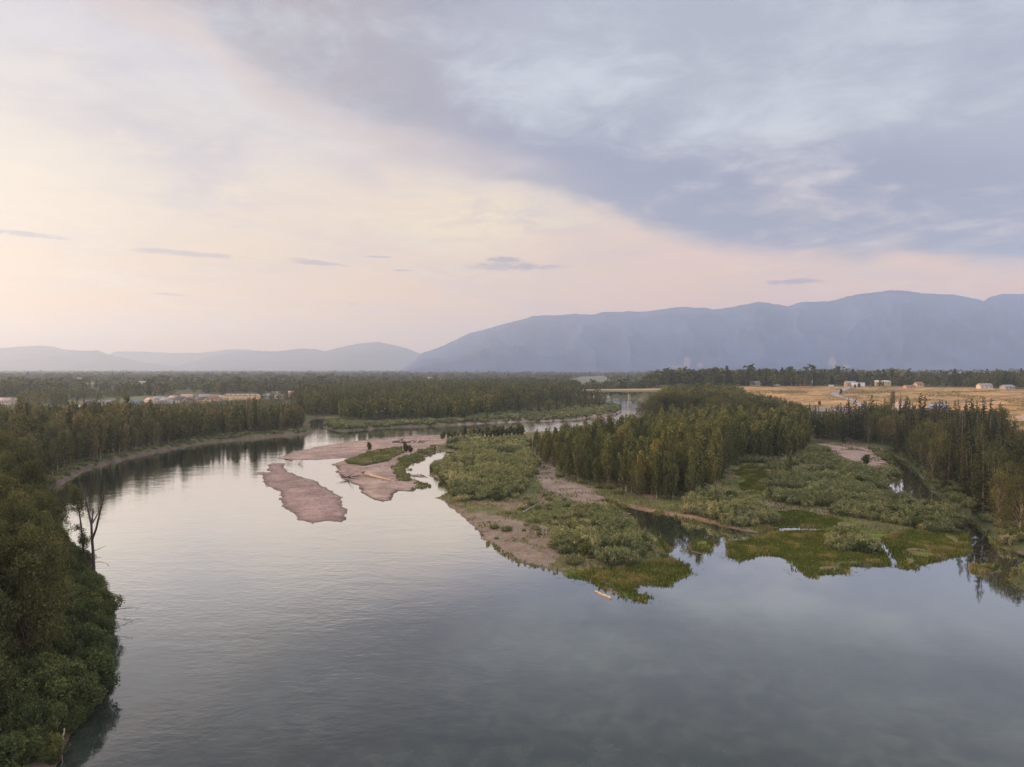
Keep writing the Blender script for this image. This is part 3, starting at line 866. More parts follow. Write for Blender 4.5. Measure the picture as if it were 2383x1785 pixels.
def gen_shrub(rng, Rr, H, n, leaf, up=0.5):
    """Willow thicket: upright whips fanning from the base, leafy to the ground."""
    K = 26
    pts, var = [], []
    for i in range(K):
        a_ = rng.uniform(0, 6.28); rb = Rr * math.sqrt(rng.uniform(0, 1)) * 0.75
        b0 = np.array((math.cos(a_) * rb, math.sin(a_) * rb, 0))
        hh = H * (1 - 0.45 * (rb / Rr) ** 2) * rng.uniform(0.72, 1.12)
        lean = np.array((math.cos(a_), math.sin(a_), 0)) * 0.30 * Rr * rng.uniform(0.2, 1.1)
        m_ = n // K
        s_ = rng.uniform(0.0, 1.0, m_) ** 0.75
        p = b0 + lean * (s_ ** 1.5)[:, None] + np.c_[np.zeros(m_), np.zeros(m_), s_ * hh]
        p += rng.normal(size=(m_, 3)) * (Rr * 0.14 * (1.15 - s_ * 0.6))[:, None]
        pts.append(p); bt = rng.normal() * 0.12
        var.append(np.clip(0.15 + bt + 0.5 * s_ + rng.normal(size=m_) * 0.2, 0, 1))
    c = np.vstack(pts); c[:, 2] = np.maximum(c[:, 2], 0.02)
    v, f_ = quads(c, leaf, rng, 0.0, up)
    return (v, f_, np.hstack(var)), None

GEN = {
    'poplar': lambda r, n, l: gen_poplar(r, 15.0, 2.3, n, l),
    'aspen': lambda r, n, l: gen_poplar(r, 18.0, 3.3, n, l, 16),
    'cottonwood': lambda r, n, l: gen_broad(r, 21.0, 6.2, n, l, 26, 0.16),
    'spruce': lambda r, n, l: gen_spruce(r, 23.0, 4.0, n, l),
    'willow': lambda r, n, l: gen_shrub(r, 2.3, 2.6, n, l, 0.9),
    'bush': lambda r, n, l: gen_broad(r, 4.2, 2.9, n, l, 16, 0.12),
}
_protos = {}
def proto(kind, variant, n, leaf):
    key = (kind, variant, n)
    if key not in _protos:
        r = np.random.default_rng(hash((len(kind) * 7919 + ord(kind[0]) * 31 + variant * 101)) & 0xFFFF)
        (v, f_, var), wood = GEN[kind](r, n, leaf)
        _protos[key] = (v, f_, var, wood)
    return _protos[key]
_meshes = {}
def proto_mesh(kind, variant, n, leaf, crown_name, bark):
    key = (kind, variant, n, crown_name, bark.name)
    if key not in _meshes:
        v, f_, var, wood = proto(kind, variant, n, leaf)
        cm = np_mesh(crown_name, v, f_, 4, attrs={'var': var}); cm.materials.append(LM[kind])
        tm = None
        if wood is not None:
            tm = np_mesh('trunk', wood[0], wood[1], 4, smooth=True); tm.materials.append(bark)
        _meshes[key] = (cm, tm)
    return _meshes[key]

def plant(kind, name, loc, scale, rz, label, group, n, leaf, variant, cat='tree', bark=None, tilt=0.0, crown='crown'):
    cm, tm = proto_mesh(kind, variant, n, leaf, crown if tm_needed(kind) else name, bark or BARK)
    sxy, sz = scale
    if tm is None:
        o = link(name, cm)
        o.location = loc
        o.rotation_euler = (0, 0, rz); o.scale = (sxy, sxy, sz)
        tag(o, label, cat, group); return o
    r = empty(name, loc, rz, (sxy, sxy, sz)); r.rotation_euler = (tilt, tilt * 0.6, rz)
    tag(r, label, cat, group)
    link('trunk', tm, None, r); link(crown, cm, None, r)
    return r
def tm_needed(kind): return kind != 'willow'

def mass(name, label, cat, kinds_pts, n, leaf, variants=3):
    """One merged mesh for the plants past the first hundreds. kinds_pts: {kind: (x,y,z,scale_xy,scale_z)}"""
    VV, FF, VA, TI, MI = [], [], [], [], []
    mats = []
    off = 0
    for kind, pts in kinds_pts.items():
        if len(pts) == 0: continue
        pts = np.asarray(pts)
        mats.append(LMS[kind]); mi = len(mats) - 1
        which = RNG.integers(0, variants, len(pts))
        for vr in range(variants):
            pp = pts[which == vr]
            if not len(pp): continue
            v, f_, var, _w = proto(kind, 50 + vr, n, leaf)
            m_ = len(pp); a_ = RNG.uniform(0, 6.28, m_); ca_, sa_ = np.cos(a_)[:, None], np.sin(a_)[:, None]
            X_ = (v[None, :, 0] * ca_ - v[None, :, 1] * sa_) * pp[:, 3:4] + pp[:, 0:1]
            Y_ = (v[None, :, 0] * sa_ + v[None, :, 1] * ca_) * pp[:, 3:4] + pp[:, 1:2]
            Z_ = v[None, :, 2] * pp[:, 4:5] + pp[:, 2:3]
            VV.append(np.stack([X_, Y_, Z_], -1).reshape(-1, 3).astype(np.float32))
            FF.append((f_[None] + (np.arange(m_) * len(v))[:, None, None]).reshape(-1, 4) + off)
            off += m_ * len(v)
            VA.append(np.tile(var, m_)); TI.append(np.repeat(RNG.uniform(0, 1, m_), len(f_))); MI.append(np.full(m_ * len(f_), mi))
    if not VV: return None
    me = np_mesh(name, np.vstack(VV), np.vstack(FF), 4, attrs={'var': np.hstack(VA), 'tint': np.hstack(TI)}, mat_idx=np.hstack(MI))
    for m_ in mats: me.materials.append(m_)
    return tag(link(name, me), label, cat, None, 'stuff')

def scatter(poly, spacing, jitter=0.45, rng=RNG):
    """Jittered grid of points inside a world polygon."""
    x0, y0 = poly.min(0); x1, y1 = poly.max(0)
    gx, gy = np.meshgrid(np.arange(x0, x1, spacing), np.arange(y0, y1, spacing))
    gx = gx.ravel() + rng.uniform(-jitter, jitter, gx.size) * spacing
    gy = gy.ravel() + rng.uniform(-jitter, jitter, gy.size) * spacing
    k = inside(poly, gx, gy)
    return gx[k], gy[k]

def ground_z(x, y):
    return surface(np.atleast_1d(np.asarray(x, float)), np.atleast_1d(np.asarray(y, float)))
def gz(x, y): return float(ground_z(x, y)[0])

# ------------------------------------------------------------------ where the plants stand (photo pixels of their feet)
grove = PP([(1228, 1052), (1256, 1074), (1285, 1098), (1330, 1124), (1385, 1138), (1440, 1150), (1490, 1166), (1560, 1172), (1610, 1176), (1660, 1166), (1672, 1130), (1700, 1090), (1730, 1080),
            (1800, 1078), (1860, 1070), (1885, 1048), (1880, 1022), (1700, 1004), (1560, 996), (1500, 1006), (1400, 1024), (1300, 1030), (1240, 1036)])
behind_grove = PP([(1490, 1006), (1515, 985), (1535, 968), (1570, 950), (1640, 946), (1720, 950), (1800, 965), (1870, 985), (1880, 1020), (1700, 1004), (1560, 994)])
conifer_wood = PP([(1740, 990), (1850, 992), (1900, 995), (2000, 999), (2120, 1003), (2250, 1008), (2350, 1022), (2450, 1040), (2600, 1100), (2700, 1200), (2600, 1330), (2480, 1312), (2395, 1285), (2330, 1255),
                   (2280, 1205), (2225, 1165), (2180, 1135), (2140, 1098), (2100, 1068), (2060, 1047), (1990, 1037), (1890, 1028), (1800, 1010)])
left_far = np.vstack([PP([(60, 1150), (110, 1133), (150, 1116), (187, 1096), (221, 1084), (278, 1069), (332, 1054), (421, 1037), (484, 1026), (538, 1022), (601, 1015.5), (660, 1011), (715, 1006),
                          (712, 985), (700, 968), (690, 957), (560, 953), (330, 957), (160, 966), (0, 968), (-250, 975), (-500, 1000), (-600, 1060), (-500, 1150)])])
mid_far = PP([(690, 940), (692, 970), (722, 973), (768, 973), (800, 984), (850, 984), (932, 983), (1075, 981), (1130, 974), (1180, 962), (1250, 948), (1300, 938), (1345, 929), (1352, 918), (1335, 909), (1250, 905), (1100, 905), (900, 915), (740, 925), (700, 940)])
near_left = np.vstack([[(-52, 42), (-54, 60)], PP([(110, 1760), (150, 1690), (180, 1640)]), PP([(190, 1560), (200, 1480), (185, 1420), (150, 1370), (110, 1300), (80, 1240), (60, 1180), (60, 1150)]), [(-300, 260), (-300, 60)]])

def frame_u(x, y): return CX + FPX * x / np.maximum(y, 1)

def place(kind, name, cat, label, group, xs, ys, hs, n_ind, n, leaf, rest, widen=1.0, bark=None, variants=5, pmin=-20):
    """Nearest n_ind in the frame become things, the rest go to the list rest."""
    zs = ground_z(xs, ys)
    pxs = frame_u(xs, ys)
    order = np.argsort(np.where((pxs > pmin) & (pxs < 2400), 0, 1e6) + ys)
    for r_, i in enumerate(order):
        s_ = hs[i]; wz = s_ * widen * RNG.uniform(0.85, 1.2)
        if r_ < n_ind and pmin < pxs[i] < 2400:
            lb = label(i, xs[i], ys[i]) if callable(label) else label
            plant(kind, name, (xs[i], ys[i], zs[i] - 0.15), (wz, s_), RNG.uniform(0, 6.28), lb[0] if isinstance(lb, tuple) else lb,
                  lb[1] if isinstance(lb, tuple) else group, n, leaf, int(RNG.integers(0, variants)), cat, bark, RNG.normal() * 0.02)
        else:
            rest.setdefault(kind, []).append((xs[i], ys[i], zs[i] - 0.15, wz, s_))

def zl(x, y, what, rows):
    px = float(frame_u(x, y))
    for mx, my, lb in rows:
        if px < mx and y < my: return lb, lb.replace(what, what + ('es' if what == 'bush' else 's'), 1)
    return rows[-1][2], rows[-1][2].replace(what, what + ('es' if what == 'bush' else 's'), 1)

# --- the dense poplar grove on the point
gx, gy = scatter(grove, 4.6)
dens = fbm(gx / 25, gy / 25, 3, 71)
keep = dens > -0.28
gx, gy = gx[keep], gy[keep]
hs = 1.0 + 0.55 * fbm(gx / 22, gy / 22, 3, 73) * 2 + RNG.normal(size=len(gx)) * 0.24
hs = np.clip(hs, 0.45, 1.45)
# lower saplings towards the tip near the water
hs *= np.interp(frame_u(gx, gy), [1225, 1300, 1400, 1900], [0.68, 0.80, 1.0, 1.05])
hs *= np.where(gy > 350, np.interp(frame_u(gx, gy), [1225, 1420, 1520, 1650], [0.60, 0.60, 0.75, 0.95]), 1.0)
grove_rest = {}
odd = RNG.uniform(size=len(gx)) < 0.13
ox, oy, oh = gx[odd], gy[odd], hs[odd] * 0.72
gx, gy, hs = gx[~odd], gy[~odd], hs[~odd]
place('poplar', 'poplar_tree', 'tree', lambda i, x, y: zl(x, y, 'poplar', [(1330, 0, 'short slender poplar at the left end of the grove beside the gravel path'), (1480, 330, 'tall poplar in the front row of the grove facing the backwater'), (1480, 9999, 'poplar deeper in the left half of the dense grove'), (1690, 330, 'tall pale-stemmed poplar at the right front of the grove above the willows'), (1690, 9999, 'poplar deeper in the right half of the dense grove'), (9999, 9999, 'dark poplar at the far right end of the grove near the gravel patch')]), None, gx, gy, hs, 292, 3000, 0.50, grove_rest, 1.0, PALEBARK, 6)

# --- broad dark trees behind the grove, and the mixed wood on the right bank
cotton_rest, spruce_rest = {}, {}
bx, by = scatter(behind_grove, 9.0)
hs = RNG.uniform(0.85, 1.2, len(bx)) * np.interp(frame_u(bx, by), [1480, 1530, 1700, 1760, 1880], [0.8, 1.1, 1.05, 0.72, 0.62])
cx_, cy_ = scatter(conifer_wood, 6.2)
kx = fbm(cx_ / 18, cy_ / 18, 3, 81)
uu_ = frame_u(cx_, cy_)
is_sp = (kx + np.interp(uu_, [1760, 2000, 2250, 2383, 2600], [0.05, 0.10, 0.08, -0.04, -0.05]) > 0.0)
spx, spy = cx_[is_sp], cy_[is_sp]
hs_sp = np.clip(RNG.normal(0.84, 0.20, len(spx)), 0.35, 1.25) * np.interp(spy, [200, 420, 520], [0.95, 1.0, 0.74]) * np.interp(frame_u(spx, spy), [1740, 1950, 2010, 2340, 2400], [0.78, 0.80, 1.0, 1.0, 0.85])
hs_sp *= np.where((frame_u(spx, spy) > 2342) & (spy > 300), 0.42, 1.0)
place('spruce', 'spruce_tree', 'tree', lambda i, x, y: zl(x, y, 'spruce', [(1890, 9999, 'low dark spruce between the grove and the gravel patch'), (2080, 9999, 'dark pointed spruce behind the gravel patch of the side channel'), (2250, 300, 'dark spruce rising from the steep bank of the side channel'), (2250, 9999, 'tall pointed spruce in the middle of the right-bank wood'), (9999, 300, 'near dark spruce at the right edge above the side channel'), (9999, 9999, 'tall spruce at the right end of the wood below the golden slope')]), None, spx, spy, hs_sp, 285, 2600, 0.55, spruce_rest, 1.0, BARK, 6)
dx_, dy_ = cx_[~is_sp], cy_[~is_sp]
hd = np.clip(RNG.normal(0.72, 0.14, len(dx_)), 0.4, 1.0) * np.where((frame_u(dx_, dy_) > 2342) & (dy_ > 280), 0.42, 1.0)
place('cottonwood', 'cottonwood_tree', 'tree', lambda i, x, y: zl(x, y, 'cottonwood', [(2150, 9999, 'rounded leafy cottonwood among the spruces behind the gravel patch'), (9999, 230, 'big leafy cottonwood nearest the right edge by the side channel'), (9999, 9999, 'leafy cottonwood among spruces further up the right bank')]), None, dx_, dy_, hd, 110, 4200, 0.50, cotton_rest, 0.85, PALEBARK, 5)
place('cottonwood', 'cottonwood_tree', 'tree', lambda i, x, y: zl(x, y, 'cottonwood', [(1600, 9999, 'tall dark cottonwood behind the left part of the grove by the bridge'), (1740, 9999, 'tall broad cottonwood behind the middle of the grove'), (9999, 9999, 'lower dark cottonwood behind the right end of the grove')]), None, bx, by, hs, 90, 4200, 0.50, cotton_rest, 0.95, BARK, 5)

# --- near left bank: tall trees and the thicket on its edge
nx, ny = scatter(near_left, 7.0)
sdn = land_sd(nx, ny)
pxn = frame_u(nx, ny)
ok = (sdn > 5.5) & (pxn < 210) & (ny > 70) & ((pxn > -260) | (ny > 190))
ok &= ~((ny < 92) & (pxn > -60)) & ~((ny < 150) & (pxn > 110)) 
nx, ny = nx[ok], ny[ok]
hn = RNG.uniform(0.78, 1.12, len(nx))
hn *= np.interp(frame_u(nx, ny), [0, 60, 110, 160, 220], [1.05, 0.95, 0.82, 0.72, 0.5])
place('cottonwood', 'cottonwood_tree', 'tree', lambda i, x, y: zl(x, y, 'cottonwood', [(60, 130, 'nearest big cottonwood at the left edge above the thicket'), (60, 9999, 'big cottonwood at the left edge beside the bend of the river'), (9999, 130, 'leafy cottonwood standing directly above the bushes of the near bank'), (9999, 9999, 'leafy cottonwood left of the bare dead tree')]), None, nx, ny, hn, 90, 22000, 0.36, cotton_rest, 0.85, BARK, 4, -260)
place('cottonwood', 'cottonwood_tree', 'tree', 'darker round crowned cottonwood growing among the poplars of the grove', 'round cottonwoods inside the poplar grove', ox, oy, oh, 60, 4200, 0.50, cotton_rest, 0.62, BARK, 5)
mass('cottonwood_wood', 'rest of the cottonwoods deep in the woods', None, cotton_rest, 700, 1.1)
mass('spruce_wood', 'rest of the spruces deep in the wood on the right', None, spruce_rest, 500, 1.1)

bush_rest = {}
bank_strip = np.vstack([[(-48, 60), (-50, 66)], PP([(105, 1790), (150, 1725), (190, 1660), (222, 1600), (240, 1540), (244, 1480), (238, 1430), (222, 1390), (205, 1360), (170, 1310), (125, 1250)]), [(-120, 190), (-110, 60)]])
ux, uy = scatter(bank_strip, 2.9)
sdu = land_sd(ux, uy)
k = (sdu > 0.3) & (uy > 58)
ux, uy = ux[k], uy[k]
hu = RNG.uniform(0.62, 1.25, len(ux))
for t_ in np.arange(0, 1, 1 / 46.0):
    seg = Lw[:11]; q_ = t_ * 10; i_ = int(q_); p_ = seg[i_] + (seg[i_ + 1] - seg[i_]) * (q_ - i_)
    ux = np.append(ux, p_[0] - RNG.uniform(0.2, 1.6)); uy = np.append(uy, p_[1] + RNG.uniform(-0.6, 0.6)); hu = np.append(hu, RNG.uniform(0.42, 0.72) * (1.0 if p_[1] > 88 else 0.6))
place('bush', 'bank_bush', 'bush', lambda i, x, y: zl(x, y, 'bush', [(9999, 88, 'dark green bush at the very bottom of the near bank'), (170, 112, 'dark green bush in the lower thicket away from the water'), (9999, 112, 'dark green bush hanging over the bare scarp near the bottom'), (190, 145, 'dark green bush in the thicket left of the dead tree'), (9999, 145, 'dark green bush overhanging the water right below the dead tree'), (9999, 9999, 'bush on the near bank behind the dead tree')]), None, ux, uy, hu, 298, 9000, 0.26, bush_rest, 0.95, DARKBARK, 5, -120)
mass('bank_bush_mass', 'rest of the thicket on the near bank', None, bush_rest, 1200, 0.45)

# --- forest along the far left bank and beyond the river
fx_, fy_ = scatter(left_far, 5.0)
sdf = land_sd(fx_, fy_)
ok = (sdf > 5) & (inside(near_left, fx_, fy_) == False)
fx_, fy_ = fx_[ok], fy_[ok]
ks = RNG.uniform(0, 1, len(fx_))
hf_ = np.clip(1.0 + 0.5 * fbm(fx_ / 60, fy_ / 60, 3, 91) * 2 * 0.5 + RNG.normal(size=len(fx_)) * 0.14, 0.5, 1.4)
aspen_rest = {}
hf_ *= np.interp(fy_, [250, 420, 500, 580, 680, 850], [1.0, 0.86, 0.70, 0.48, 0.32, 0.22]) * RNG.normal(1.0, 0.14, len(fy_)) * np.interp(frame_u(fx_, fy_), [520, 600, 700, 730], [1.0, 1.18, 1.12, 0.75])
a_ok = ks < 0.90
place('aspen', 'aspen_tree', 'tree', lambda i, x, y: zl(x, y, 'aspen', [(180, 9999, 'brownish aspen at the near end of the far bank behind the big trees'), (330, 9999, 'brownish aspen above the bend of the eroded far bank'), (520, 9999, 'olive aspen in the middle of the wood above the straight scarp'), (9999, 9999, 'aspen at the end of the far-bank wood beside the inlet')]), None, fx_[a_ok], fy_[a_ok], hf_[a_ok], 292, 2400, 0.60, aspen_rest, 0.95, PALEBARK, 6)
s_ok = ~a_ok
zs_ = ground_z(fx_[s_ok], fy_[s_ok])
aspen_rest['spruce'] = [(a, b_, c, 0.85 * h, 0.9 * h) for a, b_, c, h in zip(fx_[s_ok], fy_[s_ok], zs_, hf_[s_ok])]
mx_, my_ = scatter(mid_far, 6.5)
sdm = land_sd(mx_, my_)
ok = (sdm > 9) | ((sdm > 3) & (frame_u(mx_, my_) < 775))
mx_, my_ = mx_[ok], my_[ok]
hm_ = np.clip(0.95 + RNG.normal(size=len(mx_)) * 0.14, 0.5, 1.3)
zs_ = ground_z(mx_, my_)
front = my_ < 760
for i in range(len(mx_)):
    kd = 'poplar' if (my_[i] < 640 or (RNG.uniform() < 0.5 and front[i])) else ('cottonwood' if RNG.uniform() < 0.8 else 'spruce')
    s_ = hm_[i] * (1.0 if kd == 'poplar' else 0.85)
    aspen_rest.setdefault(kd, []).append((mx_[i], my_[i], zs_[i], s_ * (1.3 if kd == 'poplar' else 0.9), s_))
near_k, far_k = {}, {}
for kd, lst in aspen_rest.items():
    lst = np.array(lst)
    near_k[kd] = lst[lst[:, 1] < 520]; far_k[kd] = lst[lst[:, 1] >= 520]
mass('riverside_wood', 'mixed wood lining the far bank of the river', None, near_k, 750, 1.05)
mass('riverside_wood', 'mixed wood further up both sides of the river', None, far_k, 420, 1.4)
mass('poplar_wood', 'rest of the poplars deep in the grove', None, grove_rest, 900, 0.85)

# --- the far valley forest
dens_pts = {'cottonwood': [], 'spruce': []}
VG = village_gap
d = 640.0
while d < 9500:
    sp_ = 5.5 + d * 0.0088
    n_ = int(d * 1.96 / sp_)
    xs_ = (np.arange(n_) + RNG.uniform(-0.45, 0.45, n_)) * sp_ - d * 0.98
    ys_ = d + RNG.uniform(-0.5, 0.5, n_) * sp_
    u_ = xs_ / ys_
    okk = np.ones(n_, bool)
    if d < 1400: okk &= land_sd(xs_, ys_) > 12
    for pl in (village_gap, flats_far, behind_grove, conifer_wood, left_far, mid_far, gravel_bridge, gravel_north): okk &= ~inside(pl, xs_, ys_)
    b_, e_ = np.interp(u_, BU, BB), np.interp(u_, BU, BE)
    okk &= ~((u_ > 0.235) & (ys_ < e_ + 45))
    okk &= ~((u_ > 0.18) & (u_ <= 0.235) & (ys_ < 840) & (ys_ < 700))
    ff = (ys_ > 2100) & (ys_ < 3900) & (u_ > 0.50) & (fbm(xs_ / 500, ys_ / 220, 3, 61) > -0.12)
    ff2 = (ys_ > 2000) & (ys_ < 2700) & (u_ > 0.165) & (u_ < 0.225)
    okk &= ~ff & ~ff2
    # clearings: the wood is broken by lawns and streets
    pxv = frame_u(xs_, ys_)
    gapok = np.zeros(n_, bool)
    for a_, b2_ in ((-60, -8), (44, 160), (222, 232), (272, 298), (322, 336), (516, 524), (600, 612), (698, 730)): gapok |= (pxv > a_) & (pxv < b2_)
    invg = inside(village_gap, xs_, ys_)
    okk |= invg & gapok & (RNG.uniform(size=n_) < 0.8) & (ys_ > 700)
    clr = fbm(xs_ / 120, ys_ / 160, 3, 101)
    okk &= ~((clr > 0.13) & (ys_ < 2600) & (u_ < 0.1)); okk &= ~((clr > 0.22) & (ys_ < 2600))
    okk &= ~((u_ > 0.24) & (ys_ > e_ + 45) & (fbm(xs_ / 70, ys_ / 90, 3, 111) > 0.14) & (ys_ < 1500))
    xs_, ys_, u_ = xs_[okk], ys_[okk], u_[okk]
    if len(xs_):
        zz = ground_z(xs_, ys_)
        hh = np.clip(0.66 + RNG.normal(size=len(xs_)) * 0.16 + 0.9 * fbm(xs_ / 150, ys_ / 150, 2, 121) + 0.45 * (RNG.uniform(size=len(xs_)) < 0.04), 0.35, 1.45)
        hh = np.where((xs_ / ys_ < -0.28) & (ys_ < 940) & ~inside(village_gap, xs_, ys_), hh * 0.35, hh)
        hh = np.where(inside(village_gap, xs_, ys_), np.clip(hh, 0.4, 0.75), hh)
        hh = np.where((u_ > 0.24) & (ys_ < 1400), hh * 1.3, hh)
        wd = np.clip(sp_ / 11.0, 0.9, 3.2)
        kinds = RNG.uniform(0, 1, len(xs_)) < np.where(u_ > 0.15, 0.55, 0.35)
        for kd, sel_ in (('spruce', kinds), ('cottonwood', ~kinds)):
            f1 = (0.80 if kd == 'spruce' else 0.92)
            wk = 0.9 + (wd - 0.9) * (0.35 if kd == 'spruce' else 1.0)
            dens_pts[kd] += list(zip(xs_[sel_], ys_[sel_], zz[sel_], hh[sel_] * wk, hh[sel_] * f1))
    d += sp_ * 0.9 if d < 1500 else sp_ * 1.6
for lo, hi, n_, lf, lb in ((0, 1100, 260, 1.8, 'woods around the houses across the valley floor'), (1100, 2600, 120, 3.0, 'continuous forest over the valley floor'), (2600, 1e9, 60, 5.0, 'farthest forest belt under the mountains')):
    sub = {}
    for kd, lst in dens_pts.items():
        a = np.array(lst); sub[kd] = a[(a[:, 1] >= lo) & (a[:, 1] < hi)]
    mass('forest', lb, None, sub, n_, lf)
print('trees', {k: len(v) for k, v in dens_pts.items()}, 'grove', len(gx), 'left_far', len(fx_), 'sp', len(spx), 'cw', len(dx_), 'bushes', len(ux), 'nearL', len(nx))

# ------------------------------------------------------------------ island shrubs, grass, reeds
def hit(px, py):
    """First ground point that the sight line through a photo pixel meets."""
    d = np.geomspace(60, 6000, 2600)
    x, y = (px - CX) / FPX, (CY - py) / FPX
    ddy = math.cos(PITCH) + y * math.sin(PITCH); ddz = -math.sin(PITCH) + y * math.cos(PITCH)
    xs, zs = x * d / ddy, CAMH + ddz * d / ddy
    g = ground_z(xs, d)
    k = np.argmax(zs < g)
    if zs[k] >= g[k]: k = len(d) - 1
    return (xs[k], d[k], g[k])

willow_zones = [
    (PP([(1010, 1090), (1050, 1068), (1090, 1048), (1150, 1032), (1222, 1028), (1228, 1060), (1240, 1085), (1238, 1120), (1205, 1150), (1150, 1172), (1095, 1182), (1060, 1165), (1060, 1138), (1035, 1115)]), 2.3, (0.70, 1.25), 'pale willow shrub in the thicket left of the poplar grove'),
    (PP([(1345, 1205), (1400, 1192), (1450, 1205), (1462, 1240), (1500, 1262), (1505, 1290), (1470, 1312), (1400, 1322), (1330, 1320), (1285, 1312), (1290, 1285), (1335, 1250)]), 2.4, (0.6, 1.3), 'grey-green willow shrub on the southern tip of the point'),
    (PP([(1640, 1170), (1700, 1165), (1730, 1178), (1752, 1196), (1790, 1215), (1775, 1228), (1730, 1228), (1690, 1218), (1640, 1206), (1600, 1196)]), 2.2, (0.9, 1.45), 'tall pale willow shrub between the poplar grove and the backwater'),
    (PP([(1800, 1092), (1860, 1085), (1900, 1068), (1960, 1082), (2050, 1100), (2085, 1108), (2050, 1128), (2060, 1150), (2010, 1178), (1950, 1186), (1880, 1186), (1810, 1176), (1790, 1140)]), 2.7, (0.55, 1.2), 'rounded willow shrub in the meadow right of the grove'),
    (PP([(1668, 1076), (1720, 1068), (1800, 1082), (1850, 1078), (1890, 1045), (1935, 1060), (1900, 1075), (1850, 1092), (1800, 1098), (1720, 1085)]), 2.9, (0.6, 1.1), 'willow shrub at the foot of the tall poplars'),
    (PP([(1950, 1205), (1990, 1178), (2050, 1165), (2110, 1170), (2180, 1190), (2225, 1225), (2205, 1250), (2150, 1238), (2060, 1222)]), 2.5, (0.75, 1.3), 'willow shrub in the mound beside the side channel'),
    (PP([(1915, 1256), (1955, 1238), (2000, 1250), (2035, 1285), (1990, 1297), (1940, 1280)]), 2.3, (0.6, 1.1), 'willow shrub in the clump on the low grassy tongue'),
    (PP([(1040, 1045), (1062, 1030), (1112, 1024), (1135, 1036), (1090, 1050), (1060, 1048)]), 3.0, (0.7, 1.2), 'dark willow shrub at the head of the small pond'),
    (PP([(800, 1074), (835, 1062), (885, 1050), (925, 1044), (938, 1057), (900, 1078), (850, 1088), (812, 1082)]), 2.2, (0.28, 0.55), 'low shrub on the gravel spit above the bare log'),
    (PP([(916, 1094), (932, 1070), (975, 1055), (1012, 1043), (1012, 1050), (962, 1076), (942, 1092), (946, 1110), (955, 1124), (930, 1122), (920, 1106)]), 2.2, (0.30, 0.60), 'low shrub on the strip between the log and the pond'),
]
wil = []
for zi, (poly, sp_, (a, b_), lb) in enumerate(willow_zones):
    xs, ys = scatter(poly, sp_)
    s_ = land_sd(xs, ys)
    cl = fbm(xs / 9, ys / 9, 3, 131 + zi)
    k = (s_ > 0.8) & (cl > (-0.13 if zi not in (3, 4) else -0.03))
    for x, y, c in zip(xs[k], ys[k], cl[k]):
        wil.append((x, y, (a + (b_ - a) * min(1, max(0, 0.5 + c * 2.2))) * RNG.uniform(0.7, 1.25), zi))
# bushes scattered over the open ground of the point
open_pt = PP([(1060, 1190), (1240, 1120), (1340, 1185), (1470, 1200), (1500, 1290), (1300, 1330), (1180, 1290)])
xs, ys = scatter(open_pt, 5.0)
k = (land_sd(xs, ys) > 3) & (fbm(xs / 8, ys / 8, 3, 171) > 0.02)
for x, y in zip(xs[k], ys[k]): wil.append((x, y, RNG.uniform(0.25, 0.6), len(willow_zones)))
wil = np.array(wil)
labs_w = [z[3] for z in willow_zones] + ['small willow shrub on the open ground of the point']
zz = ground_z(wil[:, 0], wil[:, 1])
size_px = wil[:, 2] / wil[:, 1]
order = np.argsort(-size_px)
wrest = []
for r_, i in enumerate(order):
    x, y, s_, zi = wil[i]
    if r_ < 298 and r_ % 6 == 5:
        plant('bush', 'dark_bush', (x, y, zz[i] - 0.1), (s_ * 0.62, s_ * 0.62), RNG.uniform(0, 6.28), 'darker green ' + labs_w[int(zi)].replace('pale ', '').replace('grey-green ', '').replace('willow shrub', 'bush').replace('willow', 'bush'), 'dark bushes: ' + labs_w[int(zi)], 2600, 0.40, int(RNG.integers(0, 4)) + 30, 'bush', BARK)
    elif r_ < 298:
        plant('willow', 'willow_shrub', (x, y, zz[i] - 0.1), (s_ * RNG.uniform(0.8, 1.6), s_ * RNG.uniform(0.75, 1.3)), RNG.uniform(0, 6.28), labs_w[int(zi)], 'willows: ' + labs_w[int(zi)], 3000, 0.30, int(RNG.integers(0, 6)), 'shrub')
    else:
        wrest.append((x, y, zz[i] - 0.1, s_ * RNG.uniform(0.95, 1.4), s_))
